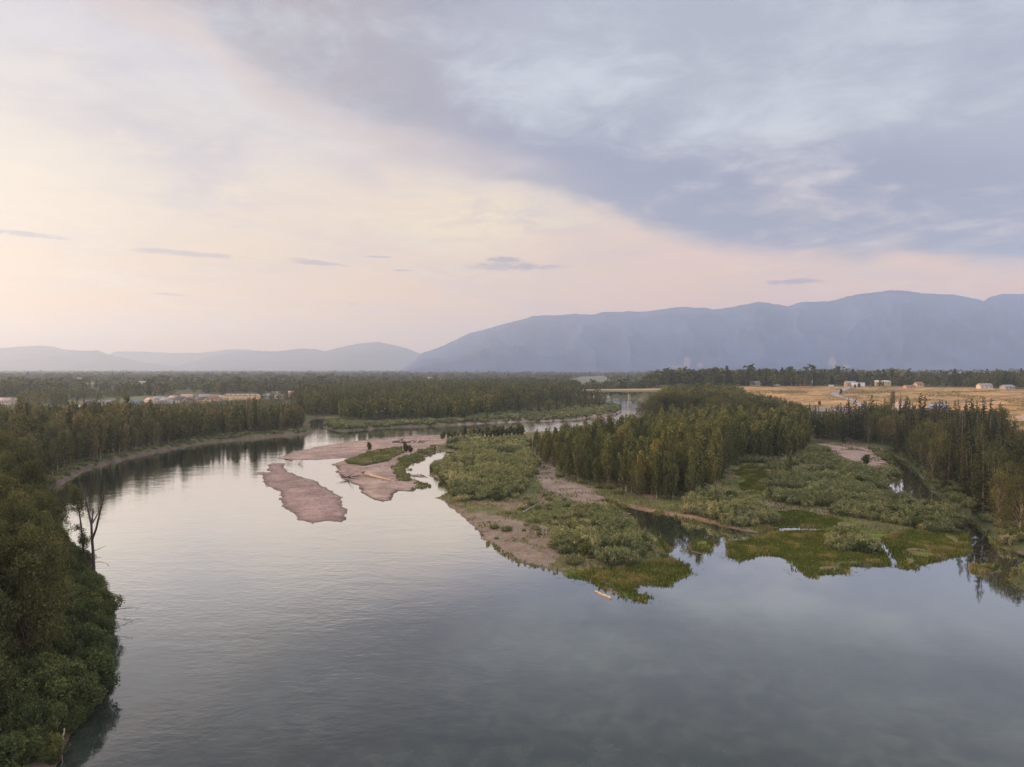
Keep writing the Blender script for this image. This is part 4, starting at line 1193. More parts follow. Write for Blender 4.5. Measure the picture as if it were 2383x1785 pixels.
# banks: low growth along both shores
def strip(pts_px, w0, w1, spacing, hlo, hhi):
    base_ = PP(pts_px)
    out_ = []
    for i in range(len(base_) - 1):
        p, q = base_[i], base_[i + 1]
        L_ = np.hypot(*(q - p)); m_ = int(L_ * (w1 - w0) / spacing ** 2)
        if m_ < 1: continue
        t_ = RNG.uniform(0, 1, m_)
        nn_ = np.array((-(q - p)[1], (q - p)[0])) / (L_ + 1e-9)
        off_ = RNG.uniform(w0, w1, m_)
        xy = p + (q - p) * t_[:, None] + nn_ * off_[:, None]
        out_.append(xy)
    xy = np.vstack(out_)
    return xy[:, 0], xy[:, 1], RNG.uniform(hlo, hhi, len(xy))
for pts_px, w0, w1, sp_, hlo, hhi in (
        ([(117, 1138), (165, 1114), (221, 1089), (310, 1064), (380, 1049), (484, 1030), (601, 1019), (722, 1010)], -12, 12, 3.4, 0.22, 0.6),
        ([(752, 985), (777, 1000), (847, 1000), (932, 994), (1075, 988), (1138, 984)], -14, 14, 3.0, 0.4, 1.1),
        ([(1138, 982), (1250, 970), (1350, 962), (1420, 950), (1440, 945)], -45, 45, 4.5, 0.4, 1.1),
        ([(2063, 1050), (2088, 1064), (2122, 1088), (2150, 1115), (2172, 1145), (2215, 1179), (2263, 1210), (2299, 1243), (2316, 1270), (2383, 1288)], -8, 8, 2.3, 0.35, 0.75),
        ([(2383, 1318), (2356, 1335), (2350, 1352), (2390, 1372)], -6, 6, 2.0, 0.3, 0.6)):
    xs, ys, hs_ = strip(pts_px, w0, w1, sp_, hlo, hhi)
    s_ = land_sd(xs, ys)
    k = (s_ > (2.2 if w1 == 8 else 1.5))
    z_ = ground_z(xs[k], ys[k])
    wrest += [(a, b_, c - 0.1, h * 1.25, h) for a, b_, c, h in zip(xs[k], ys[k], z_, hs_[k])]
for i in range(0, len(gx)):
    if gy[i] < 330 and RNG.uniform() < 0.45:
        q_ = (gx[i] + RNG.normal() * 2.5, gy[i] - RNG.uniform(0.5, 5)); s0_ = RNG.uniform(0.35, 0.9)
        wrest.append((q_[0], q_[1], gz(*q_) - 0.1, s0_ * 1.2, s0_))
half = RNG.uniform(0, 1, len(wrest)) < 0.75
wr = np.array(wrest)
nearw, farw = wr[wr[:, 1] < 380], wr[wr[:, 1] >= 380]
mass('willow_shrub_mass', 'rest of the willow scrub along the shores and over the point', None, {'willow': nearw}, 1100, 0.50)
mass('willow_shrub_mass', 'low bright scrub along the far shores', None, {'willow': farw, 'bush': farw[::3] * np.array((1, 1, 1, 0.6, 0.6)) + np.array((1.5, 1.0, 0, 0, 0))}, 420, 0.8)

def grass_mesh(name, label, xs, ys, hs, cols, blades=5, w=0.10, spread=0.22):
    zz = ground_z(xs, ys)
    k = zz > -0.75
    xs, ys, hs, zz, cols = xs[k], ys[k], hs[k], zz[k], cols[k]
    n = len(xs)
    bx_ = np.repeat(xs, blades) + RNG.normal(size=n * blades) * spread
    by_ = np.repeat(ys, blades) + RNG.normal(size=n * blades) * spread
    bz_ = np.maximum(np.repeat(zz, blades) - 0.05, -0.1)
    h = np.repeat(hs, blades) * RNG.uniform(0.6, 1.3, n * blades)
    a = RNG.uniform(0, 6.28, n * blades)
    lx, ly = RNG.normal(size=n * blades) * 0.25 * h, RNG.normal(size=n * blades) * 0.25 * h
    cxx, cyy = np.cos(a) * w * (0.6 + h), np.sin(a) * w * (0.6 + h)
    v = np.stack([np.c_[bx_ - cxx, by_ - cyy, bz_], np.c_[bx_ + cxx, by_ + cyy, bz_], np.c_[bx_ + cxx * 0.5 + lx, by_ + cyy * 0.5 + ly, bz_ + h], np.c_[bx_ - cxx * 0.5 + lx, by_ - cyy * 0.5 + ly, bz_ + h]], 1).reshape(-1, 3)
    f_ = np.arange(n * blades * 4).reshape(-1, 4)
    tint = np.clip(np.repeat(cols, blades) + RNG.normal(size=n * blades) * 0.12, 0, 1)
    me = np_mesh(name, v, f_, 4, attrs={'var': RNG.uniform(0.2, 0.9, len(f_)), 'tint': tint})
    me.materials.append(GRASS)
    return tag(link(name, me), label, None, None, 'stuff')
gmat, t, out = new_mat('grass_blades')
tn = t.n('ShaderNodeAttribute', attribute_name='tint').outputs['Fac']
va = t.n('ShaderNodeAttribute', attribute_name='var').outputs['Fac']
c = t.ramp(tn, [(0.0, (0.095, 0.120, 0.022, 1)), (0.45, (0.165, 0.172, 0.042, 1)), (0.75, (0.29, 0.245, 0.08, 1)), (1.0, (0.30, 0.22, 0.12, 1))])
c = t.mix(va, t.mix(1.0, c, (0.65, 0.65, 0.65, 1), 'MULTIPLY'), t.mix(1.0, c, (1.35, 1.35, 1.3, 1), 'MULTIPLY'))
df = t.n('ShaderNodeBsdfDiffuse'); t.put(df.inputs[0], c)
tl = t.n('ShaderNodeBsdfTranslucent'); t.put(tl.inputs[0], c)
mx = t.n('ShaderNodeMixShader'); mx.inputs[0].default_value = 0.35
gmat.node_tree.links.new(df.outputs[0], mx.inputs[1]); gmat.node_tree.links.new(tl.outputs[0], mx.inputs[2]); gmat.node_tree.links.new(mx.outputs[0], out.inputs[0])
GRASS = gmat
gxs, gys, ghs, gts = [], [], [], []
for g_ in green_low:
    gr_ = PP([(0, 0)] * 0) if False else g_
    xs, ys = scatter(gr_, 0.5)
    s_ = land_sd(xs, ys); k = s_ > -0.3 - 1.3 * RNG.uniform(size=len(xs)) ** 5
    k &= inside(gr_, xs + fbm(xs / 9, ys / 9, 3, 141) * 22, ys + fbm(xs / 9, ys / 9, 3, 143) * 28) | (s_ < 1.5)
    n_ = fbm(xs / 4, ys / 4, 3, 201)
    gxs.append(xs[k]); gys.append(ys[k]); ghs.append((0.25 + 0.7 * np.clip(n_[k] + 0.25, 0, 1)) * np.where(s_[k] < 1.5, 1.25, 1.0)); gts.append(np.clip(0.28 + n_[k] * 2.2, 0, 0.95))
point_all = PP([(1010, 1090), (1100, 1045), (1228, 1030), (1240, 1080), (1300, 1105), (1400, 1150), (1640, 1200), (1780, 1235), (1960, 1225), (2250, 1290), (2240, 1220), (2060, 1110), (1900, 1060), (1700, 1080), (1660, 1170), (1400, 1140), (1470, 1200),
                (1530, 1250), (1500, 1300), (1300, 1340), (1180, 1295), (1060, 1200), (1050, 1150)])
xs, ys = scatter(PP([(1000, 1040), (1228, 1025), (1900, 1030), (2080, 1060), (2260, 1220), (2255, 1300), (1700, 1250), (1600, 1340), (1300, 1345), (1050, 1215), (1000, 1100)]), 1.25)
s_ = land_sd(xs, ys); n_ = fbm(xs / 7, ys / 7, 4, 211); m_ = inside(mud_shore, xs, ys) | inside(gravel_path, xs, ys) | inside(gravel_right, xs, ys)
k = (s_ > 0.4) & ((n_ > -0.10) & ~m_ | (m_ & (n_ > 0.04))) & ~inside(grove, xs, ys)
gxs.append(xs[k]); gys.append(ys[k]); ghs.append(0.30 + 0.5 * np.clip(n_[k] + 0.15, 0, 1)); gts.append(np.clip(0.45 + RNG.normal(size=k.sum()) * 0.12 - 0.6 * n_[k], 0, 1))
# grass on the gravel spit and along the steep banks
xs, ys = scatter(PP([(790, 1062), (1010, 1035), (1015, 1056), (960, 1085), (1005, 1135), (930, 1145), (905, 1090), (810, 1088)]), 0.9)
inz = inside(willow_zones[8][0], xs, ys) | inside(willow_zones[9][0], xs, ys) | ((fbm(xs / 5, ys / 5, 3, 221) > 0.10) & (xs > P(920, 1120)[0]))
gxs.append(xs[inz]); gys.append(ys[inz]); ghs.append(np.full(inz.sum(), 0.6)); gts.append(RNG.uniform(0.15, 0.5, inz.sum()))
# reeds fringing the water
ws = WATER
fr_x, fr_y = [], []
for i in range(len(ws)):
    p, q = ws[i], ws[(i + 1) % len(ws)]
    if p[1] > 420 or p[1] < 120 or p[0] < -35: continue
    L_ = np.hypot(*(q - p)); m_ = int(L_ * 2.2)
    if m_ < 1: continue
    t_ = RNG.uniform(0, 1, m_)
    fr_x.append(p[0] + (q[0] - p[0]) * t_ + RNG.normal(size=m_) * 0.6); fr_y.append(p[1] + (q[1] - p[1]) * t_ + RNG.normal(size=m_) * 0.7)
fx2, fy2 = np.hstack(fr_x), np.hstack(fr_y)
k = (fx2 > -8 + 0 * fx2) & (fbm(fx2 / 6, fy2 / 6, 3, 231) > -0.05)
gxs.append(fx2[k]); gys.append(fy2[k]); ghs.append(RNG.uniform(0.25, 0.7, k.sum())); gts.append(RNG.uniform(0.1, 0.6, k.sum()))
grass_mesh('grass', 'green grass and sedge over the point and its low islands', np.hstack(gxs), np.hstack(gys), np.hstack(ghs), np.hstack(gts))
# dry tussocks on the near field edge
xs, ys = scatter(np.array([(150, 330), (520, 330), (760, 900), (180, 960)], float), 5.0)
bh_, bt_ = bench(xs, ys)
k = (bt_ > 0.02) & (fbm(xs / 40, ys / 40, 3, 241) > 0.06)
grass_mesh('dry_grass', 'dry tussocks and low weeds on the golden hillside', xs[k], ys[k], RNG.uniform(0.4, 1.0, k.sum()), RNG.uniform(0.55, 0.8, k.sum()), 6, 0.5, 1.5)

wx, wy = [], []
for g_ in green_low:
    for i in range(len(g_)):
        p, q = g_[i], g_[(i + 1) % len(g_)]
        m_ = int(np.hypot(*(q - p)) * 5)
        if m_ < 1: continue
        t_ = RNG.uniform(0, 1, m_)
        wx.append(p[0] + (q[0] - p[0]) * t_ + RNG.normal(size=m_) * 1.7); wy.append(p[1] + (q[1] - p[1]) * t_ + RNG.normal(size=m_) * 2.0)
wx, wy = np.hstack(wx), np.hstack(wy)
s_ = land_sd(wx, wy); k = (s_ < 0.2) & (s_ > -4) & (fbm(wx / 5, wy / 5, 3, 251) > 0.03)
wx, wy = wx[k], wy[k]
vv = np.repeat(np.c_[wx, wy, np.full(len(wx), 0.012)], 4, 0).reshape(-1, 4, 3)
aa = RNG.uniform(0, 6.28, len(wx))[:, None] + np.arange(4)[None] * 1.571
vv[..., 0] += np.cos(aa) * RNG.uniform(0.06, 0.28, (len(wx), 4)); vv[..., 1] += np.sin(aa) * RNG.uniform(0.06, 0.28, (len(wx), 4))
wme = np_mesh('water_weed', vv.reshape(-1, 3), np.arange(len(wx) * 4).reshape(-1, 4), 4, attrs={'var': RNG.uniform(0, 0.6, len(wx)), 'tint': RNG.uniform(0, 0.5, len(wx))})
wme.materials.append(GRASS)
tag(link('water_weed', wme), 'floating weed scattered on the slack water round the marsh', None, None, 'stuff')

# stones on the gravel
def stones(name, label, poly, count, rng=RNG):
    x0, y0 = poly.min(0); x1, y1 = poly.max(0)
    xs, ys = rng.uniform(x0, x1, count * 3), rng.uniform(y0, y1, count * 3)
    k = inside(poly, xs, ys); xs, ys = xs[k][:count], ys[k][:count]
    zs = ground_z(xs, ys)
    base_v = np.array([(1, 0, 0), (-1, 0, 0), (0, 1, 0), (0, -1, 0), (0, 0, 0.8), (0, 0, -0.6)], float)
    tri = np.array([(0, 2, 4), (2, 1, 4), (1, 3, 4), (3, 0, 4)])
    k = zs > -0.12; xs, ys, zs = xs[k], ys[k], zs[k]
    s_ = rng.gamma(2.0, 0.07, len(xs)) + 0.06
    s_ = s_ * (ys / 300) ** 0.5
    v = base_v[None] * s_[:, None, None] * rng.uniform(0.6, 1.3, (len(xs), 6, 3)) + np.c_[xs, ys, zs][:, None]
    f_ = tri[None] + (np.arange(len(xs)) * 6)[:, None, None]
    return tag(link(name, np_mesh(name, v.reshape(-1, 3), f_.reshape(-1, 3), 3), STONE), label, None, None, 'stuff')
STONE = plain('stone', (0.27, 0.19, 0.165), 0.9, 0.4, 0.7)
stones('pebbles', 'stones strewn over the long gravel bar', gravel_upper, 2200)
stones('pebbles', 'stones strewn over the oval gravel island', ISLANDS[0], 1800)
stones('pebbles', 'stones strewn over the gravel spit', gravel_mid, 1800)
stones('pebbles', 'stones strewn along the muddy shore of the point', mud_shore, 1500)
stones('pebbles', 'stones strewn over the dry gravel path', gravel_path, 800)

# ------------------------------------------------------------------ single trees
def young(kind, name, label, group, px, py, h, Hbase, cat='tree', n=1500, leaf=0.5, wide=1.0, bark=None, off=0.0):
    x, y, z = hit(px, py)
    s_ = h / Hbase
    return plant(kind, name, (x, y, z - 0.1), (s_ * wide, s_), RNG.uniform(0, 6.28), label, group, n, leaf, int(RNG.integers(0, 3)) + 20, cat, bark)
G_ = 'young spruces on the long gravel bar'
for px, py, h in [(1030, 1022, 5.6), (1043, 1022, 4.6), (1052, 1020, 4.2), (1058, 1021, 5.0), (1066, 1019, 3.4), (1076, 1020, 4.0), (1083, 1019, 7.5), (1091, 1020, 5.5), (1100, 1018, 7.4), (1108, 1018, 5.2), (1116, 1019, 6.0),
                  (1124, 1016, 4.8), (1133, 1016, 6.6), (1141, 1017, 5.0), (1151, 1015, 7.6), (1160, 1015, 6.8), (1168, 1014, 6.4), (1178, 1015, 5.6), (1186, 1013, 6.6), (1196, 1013, 6.0), (1204, 1012, 8.0), (1214, 1013, 7.0)]:
    if int(px) % 3 == 0: young('spruce', 'spruce_sapling', 'small dark young spruce standing on the far edge of the gravel bar', G_, px, py, h, 23, leaf=2.6, n=900, wide=1.9)
    else: young('poplar', 'poplar_sapling', 'leafy poplar sapling between the young spruces on the gravel bar', 'poplar saplings among the young spruces', px, py, h, 15, leaf=2.0, n=900, wide=1.9)
young('poplar', 'poplar_sapling', 'lone dark poplar sapling on the gravel above the bare log', None, 860, 1047, 4.2, 15, wide=1.8, leaf=2.2)
young('poplar', 'poplar_sapling', 'taller of the two saplings beside the driftwood pile', None, 944, 1052, 5.8, 15, wide=1.5, leaf=2.0)
young('poplar', 'poplar_sapling', 'shorter, broader of the two saplings beside the driftwood pile', None, 955, 1052, 3.8, 15, wide=2.2, leaf=2.2)
young('poplar', 'poplar_tree', 'lone yellowish poplar standing in front of the dark end of the grove', None, 1840, 1098, 9.0, 15, wide=1.0, leaf=0.7, n=2400)
young('poplar', 'poplar_sapling', 'small sapling alone on the gravel patch by the side channel', None, 2014, 1080, 4.6, 15, wide=2.2, leaf=2.2)
young('spruce', 'spruce_tree', 'lone dark spruce on the low green point before the bridge', None, 1387, 941, 8.5, 23, wide=1.2, leaf=1.0)
young('cottonwood', 'cottonwood_tree', 'lone tall dark tree standing in the dry field by the gravel heap', None, 2078, 939, 13.5, 21, leaf=1.1, n=2400, wide=0.75)
for px, py, h, lb in [(1957, 916, 6.0, 'round bush beside the bend of the hillside road'), (1771, 934, 7.0, 'left of two small trees behind the red shed'), (1793, 934, 7.0, 'right of two small trees behind the red shed'), (1907, 943, 5.0, 'small tree alone on the gravel flat'),
                      (1990, 903, 5.0, 'bush at the top of the hillside road'), (1999, 902, 6.5, 'taller bush at the top of the hillside road')]:
    young('cottonwood', 'cottonwood_tree', lb, None, px, py, h, 21, leaf=1.6, n=1600, wide=1.1)

def tree_parts(name, label, cat, group=None):
    return name
def dead_tree():
    bx_, by_, _ = at_depth(219.5, 1356, 141)
    bz_ = gz(bx_, by_)
    root = empty('dead_tree', (bx_, by_, bz_ - 0.4))
    tag(root, 'bare forked dead tree rising from the thicket at the water on the left', 'tree')
    o = np.array((bx_, by_, bz_ - 0.4))
    def Q(px, py, dd=0): return np.array(at_depth(px, py, 141 + dd)) - o
    rng = np.random.default_rng(5)
    tr = [Q(222, 1372), Q(219, 1340), Q(217, 1290), Q(214, 1250), Q(212.5, 1218)]
    tr[0][2] = 0
    link('trunk', np_mesh('trunk', *tube(tr, [0.42, 0.32, 0.27, 0.24, 0.20], 9), smooth=True), DARKBARK, root)
    limbs = [([Q(213, 1222), Q(207, 1195, 1), Q(199, 1160, 1.5), Q(191, 1138, 2), Q(184, 1116, 2)], [0.20, 0.17, 0.15, 0.12, 0.09]),
             ([Q(214.5, 1256), Q(224, 1230, -1), Q(233, 1190, -2), Q(240, 1160, -2), Q(245, 1137, -2)], [0.22, 0.20, 0.18, 0.15, 0.09]),
             ([Q(213, 1225), Q(215, 1208, 0.5), Q(217, 1183, 1)], [0.18, 0.15, 0.11]),
             ([Q(215, 1218), Q(225, 1200, 0.5), Q(234, 1184, 0.5)], [0.14, 0.11, 0.08])]
    for pts_, rr_ in limbs:
        l_ = link('limb', np_mesh('limb', *tube(pts_, rr_, 7), smooth=True), DARKBARK, root)
        tw = []
        for k_ in range(9):
            j = rng.uniform(0.35, 1) * (len(pts_) - 1); i_ = min(int(j), len(pts_) - 2)
            p = pts_[i_] * (1 - (j - i_)) + pts_[i_ + 1] * (j - i_)
            q, r_ = limb_chain(p, (rng.normal() * 0.9, rng.normal() * 0.6, 0.7), rng.uniform(1.0, 2.8), 0.055, rng, 4, 0.25, 0.1)
            tw.append(tube(q, r_, 4))
        v, f_ = join(tw)
        link('twigs', np_mesh('twigs', v, f_), DARKBARK, l_)
    for (a, b_) in (((217, 1283), (246, 1270)), ((218, 1308), (250, 1312)), ((250, 1312), (254, 1316)), ((217, 1300), (238, 1296))):
        q = [Q(*a), Q((a[0] + b_[0]) / 2, (a[1] + b_[1]) / 2 + rng.uniform(-3, 3), -0.5), Q(*b_, -1)]
        link('branch', np_mesh('branch', *tube(q, [0.07, 0.05, 0.02], 4)), DARKBARK, root)
dead_tree()

def sparse_tree():
    bx_, by_, _ = at_depth(199, 1350, 146)
    bz_ = gz(bx_, by_)
    o = np.array((bx_, by_, bz_ - 0.4))
    root = empty('sparse_tree', tuple(o))
    tag(root, 'thin half bare tree with tufts of leaves beside the forked dead tree', 'tree')
    def Q(px, py, dd=0): return np.array(at_depth(px, py, 146 + dd)) - o
    rng = np.random.default_rng(8)
    tr = [Q(200, 1365), Q(198, 1310), Q(192, 1260), Q(189, 1225), Q(184, 1190), Q(176, 1160), Q(169, 1136)]
    tr[0][2] = 0
    link('trunk', np_mesh('trunk', *tube(tr, [0.24, 0.20, 0.18, 0.16, 0.13, 0.08, 0.04], 8), smooth=True), DARKBARK, root)
    pts_, tw = [], []
    for k_ in range(64):
        j = rng.uniform(0.8, 6) if k_ > 14 else rng.uniform(4, 6); i_ = min(int(j), 5)
        p = tr[i_] * (1 - (j - i_)) + tr[i_ + 1] * (j - i_)
        L_ = rng.uniform(0.7, 2.3) * (1.1 if j > 3 else 0.75)
        q, r_ = limb_chain(p, (rng.normal(), rng.normal() * 0.8, 0.35), L_, 0.05, rng, 4, 0.25, 0.05)
        tw.append(tube(q, r_, 4))
        for s_ in q[2:]:
            m_ = rng.integers(16, 44)
            pts_.append(s_ + rng.normal(size=(m_, 3)) * 0.34)
    v, f_ = join(tw)
    link('twigs', np_mesh('twigs', v, f_), DARKBARK, root)
    c = np.vstack(pts_)
    v, f_ = quads(c, 0.27, rng)
    me = np_mesh('foliage', v, f_, 4, attrs={'var': np.clip(rng.normal(0.55, 0.2, len(c)), 0, 1)})
    link('foliage', me, LM['cottonwood'], root)
sparse_tree()

# twigs that hang from the near bank over the water
for i, (px, py, ln) in enumerate([(292, 1420, 5.0), (286, 1462, 3.5)]):
    x, y, z = at_depth(px - 26, py, P(0, py, 0.7)[1])
    q, r_ = limb_chain((0, 0, 0), (1, 0.1, 0.05), ln, 0.06, np.random.default_rng(i), 6, 0.15, 0.0)
    tw = [tube(q, r_, 5)]
    rg_ = np.random.default_rng(30 + i)
    for k_ in range(10):
        q2, r2 = limb_chain(q[rg_.integers(1, 6)], (1, rg_.normal() * 0.8, rg_.normal() * 0.5), ln * 0.3, 0.025, rg_, 3, 0.3)
        tw.append(tube(q2, r2, 4))
    v, f_ = join(tw)
    o = link('fallen_branch', np_mesh('fallen_branch', v, f_), DARKBARK, None, (x, y, z))
    tag(o, ('longer' if i == 0 else 'shorter') + ' bare branch reaching from the near bushes over the water', 'branch')

# ------------------------------------------------------------------ logs and driftwood
def log(label, name, p_a, p_b, ra, rb, mat, root_px=None, fork=False, seed=1, lift=0.0):
    a = np.array(p_a); b_ = np.array(p_b)
    rng = np.random.default_rng(seed)
    o = (a + b_) / 2
    r = empty(name, tuple(o)); tag(r, label, 'log')
    n = 8
    pts_ = [a + (b_ - a) * i / n + np.array((rng.normal() * 0.05, rng.normal() * 0.05, 0.03 * math.sin(i))) - o for i in range(n + 1)]
    rad = [ra + (rb - ra) * i / n for i in range(n + 1)]
    rad[0] *= 0.9
    v, f_ = tube(pts_, rad, 10)
    caps = []
    k = 10
    me = np_mesh('stem', v, f_, smooth=True)
    link('stem', me, mat, r)
    for e, nm in ((0, 'end_grain'), (n, 'end_grain')):
        c = pts_[e]; ring = v[e * k:(e + 1) * k]
        cv_ = np.vstack([ring, [c]])
        cf = np.array([(j, (j + 1) % k, k) for j in range(k)])
        link(nm, np_mesh(nm, cv_, cf, 3), mat, r)
    if root_px:
        tw = []
        d = (a - b_) / np.linalg.norm(a - b_)
        for i in range(14):
            q, r_ = limb_chain(pts_[0], d * 0.5 + rng.normal(size=3), rng.uniform(0.7, 1.5) * root_px, ra * 0.35, rng, 4, 0.35)
            tw.append(tube(q, r_, 5))
        v, f_ = join(tw); link('root_wad', np_mesh('root_wad', v, f_), DARKBARK, r)
    if fork:
        for sgn, ln in ((1, 4.5), (-1, 3.0)):
            d = (b_ - a) / np.linalg.norm(b_ - a)
            q, r_ = limb_chain(pts_[-2], d + np.array((0.15 * sgn, -0.9 if sgn > 0 else 0.3, 0.12)), ln, rb * 0.9, rng, 6, 0.15, 0.0)
            for p_ in q: p_[2] = max(p_[2], pts_[-1][2] - 0.1)
            link('branch', np_mesh('branch', *tube(q, r_, 6), smooth=True), mat, r)
    return r
def gp(px, py, up): 
    x, y = P(px, py, 0.6); return (x, y, gz(x, y) + up)
log('big bare orange log with a dark root wad lying on the gravel spit', 'log', gp(849, 1107, 0.65), gp(912, 1121, 0.40), 0.72, 0.30, DRIFT, 1.5, True, 3)
x, y = P(1385, 1377); x2, y2 = P(1422, 1393)
log('short pale log floating in open water off the southern tip', 'log', (x, y, 0.08), (x2, y2, 0.10), 0.20, 0.30, DRIFT, None, False, 4)
log('thin grey log lying in the grass on the open point', 'log', gp(1218, 1198, 0.4), gp(1250, 1180, 0.5), 0.16, 0.10, GREYWOOD, None, True, 5)
log('pale log lying across the mouth of the side channel', 'log', gp(2048, 1052, 0.4), gp(2072, 1055, 0.3), 0.30, 0.2, GREYWOOD, None, False, 6)
log('weathered log on the upper end of the gravel path', 'log', gp(1308, 1112, 0.3), gp(1316, 1116, 0.3), 0.2, 0.15, GREYWOOD, None, False, 7)
log('small pale log on the gravel path below the poplars', 'log', gp(1347, 1145, 0.3), gp(1355, 1149, 0.3), 0.18, 0.14, GREYWOOD, None, False, 8)
log('whitish log stranded at the water line near the shrub tip', 'log', gp(1237, 1315, 0.2), gp(1248, 1318, 0.2), 0.14, 0.1, GREYWOOD, None, False, 9)
log('dark sunken log at the lower edge of the long gravel bar', 'log', (*P(664, 1069), 0.1), (*P(680, 1072), 0.05), 0.30, 0.2, DARKBARK, 0.8, False, 10)
x, y = P(140, 1745, 0.5)
log('pale forked root hanging on the bank scarp at the bottom left', 'log', (x - 0.5, y + 1.5, 2.2), (x + 1.1, y - 1.5, 0.3), 0.10, 0.05, GREYWOOD, None, True, 11)
def pile(px, py, wpx, label, n, seed):
    x, y = P(px, py, 0.8); z = gz(x, y); w = wpx / FPX * y
    rng = np.random.default_rng(seed); tw = []
    for i in range(n):
        p = (rng.uniform(-0.5, 0.5) * w, rng.normal() * 1.2, rng.uniform(0.1, 0.6))
        q, r_ = limb_chain(p, (rng.normal() * 1.2, rng.normal() * 0.5, rng.uniform(-0.05, 0.35)), rng.uniform(2.5, 7), rng.uniform(0.12, 0.35), rng, 5, 0.12)
        tw.append(tube(q, r_, 5))
    v, f_ = join(tw)
    tag(link('driftwood_pile', np_mesh('driftwood_pile', v, f_), DARKBARK, None, (x, y, z)), label, 'driftwood')
pile(945, 1032, 72, 'dark tangle of driftwood on the long gravel bar', 26, 2)
pile(815, 1110, 12, 'small dark driftwood heap on the wet gravel left of the log', 8, 3)
pile(693, 1076, 8, 'tiny snag sticking out of the shallow channel', 6, 4)
pile(1437, 962, 10, 'small snag on the gravel tip before the bridge', 6, 5)

# ------------------------------------------------------------------ bridge
def box(cx_, cy_, cz_, sx, sy, sz):
    v = np.array([(x, y, z) for z in (-.5, .5) for y in (-.5, .5) for x in (-.5, .5)]) * (sx, sy, sz) + (cx_, cy_, cz_)
    f_ = np.array([(0, 2, 3, 1), (4, 5, 7, 6), (0, 1, 5, 4), (1, 3, 7, 5), (3, 2, 6, 7), (2, 0, 4, 6)])
    return v, f_
def part(name, boxes, mat, parent):
    v, f_ = join(boxes)
    o = link(name, np_mesh(name, v, f_), mat, parent)
    return o
CONC = plain('concrete', (0.48, 0.42, 0.34), 0.85, 0.12, 0.4)
GIRD = plain('bridge_paint', (0.20, 0.18, 0.085), 0.6, 0.08, 0.2)
ASPH = plain('asphalt', (0.12, 0.11, 0.105), 0.9, 0.15, 0.5)
RAILM = plain('rail_metal', (0.38, 0.36, 0.33), 0.5, 0.1, 1.0)
def bridge():
    A = np.array((157.5, 952.0)); Bp = np.array((116.6, 1040.0))
    dirv = Bp - A; span = np.linalg.norm(dirv); dirv /= span
    ang_ = math.atan2(dirv[1], dirv[0])
    root = empty('road_bridge', (A[0], A[1], 0), ang_)
    tag(root, 'long flat girder bridge on two piers crossing the river', 'bridge')
    # local x runs away to the left bank, height falls in that direction
    top = lambda s: 16.8 - 3.1 * s / span
    s0, s1 = -1.25 * span, 1.75 * span
    def sheet(ya, yb, za, zb, name, mat, n=24):
        vs, fs = [], []
        for i in range(n + 1):
            s = s0 + (s1 - s0) * i / n; h = top(s)
            for y, z in ((ya, h + zb), (yb, h + zb), (yb, h + za), (ya, h + za)): vs.append((s, y, z))
        for i in range(n):
            for j in range(4):
                fs.append((i * 4 + j, (i + 1) * 4 + j, (i + 1) * 4 + (j + 1) % 4, i * 4 + (j + 1) % 4))
        fs += [(0, 1, 2, 3), (n * 4 + 3, n * 4 + 2, n * 4 + 1, n * 4)]
        return link(name, np_mesh(name, np.array(vs), np.array(fs)), mat, root)
    sheet(-6.5, 6.5, -0.45, -0.05, 'deck', CONC)
    sheet(-5.6, 5.6, -0.045, 0.03, 'roadway', ASPH)
    for y in (-5.4, -1.8, 1.8, 5.4): sheet(y - 0.3, y + 0.3, -3.3, -0.455, 'girder', GIRD)
    for y in (-6.3, 6.3): sheet(y - 0.16, y + 0.16, -0.04, 0.85, 'parapet', CONC)
    for y in (-6.3, 6.3): sheet(y - 0.06, y + 0.06, 1.15, 1.3, 'rail', RAILM)
    for s in (0.0, span):
        h = top(s) - 3.32
        pr = part('pier', [box(s, 0, h / 2 - 2.5 * 0.5, 1.5, 3.2, h + 1.5 - 1.4), box(s, 0, 0.0, 2.6, 5.0, 1.6)], CONC, root)
        part('pier_cap', [box(s, 0, h - 0.45, 1.9, 11.4, 0.88)], CONC, pr)
    for s in (s0 + 1.5, s1 - 1.5):
        part('abutment', [box(s, 0, top(s) / 2 - 2.3, 3.0, 14, top(s) - 1.0)], CONC, root)
bridge()

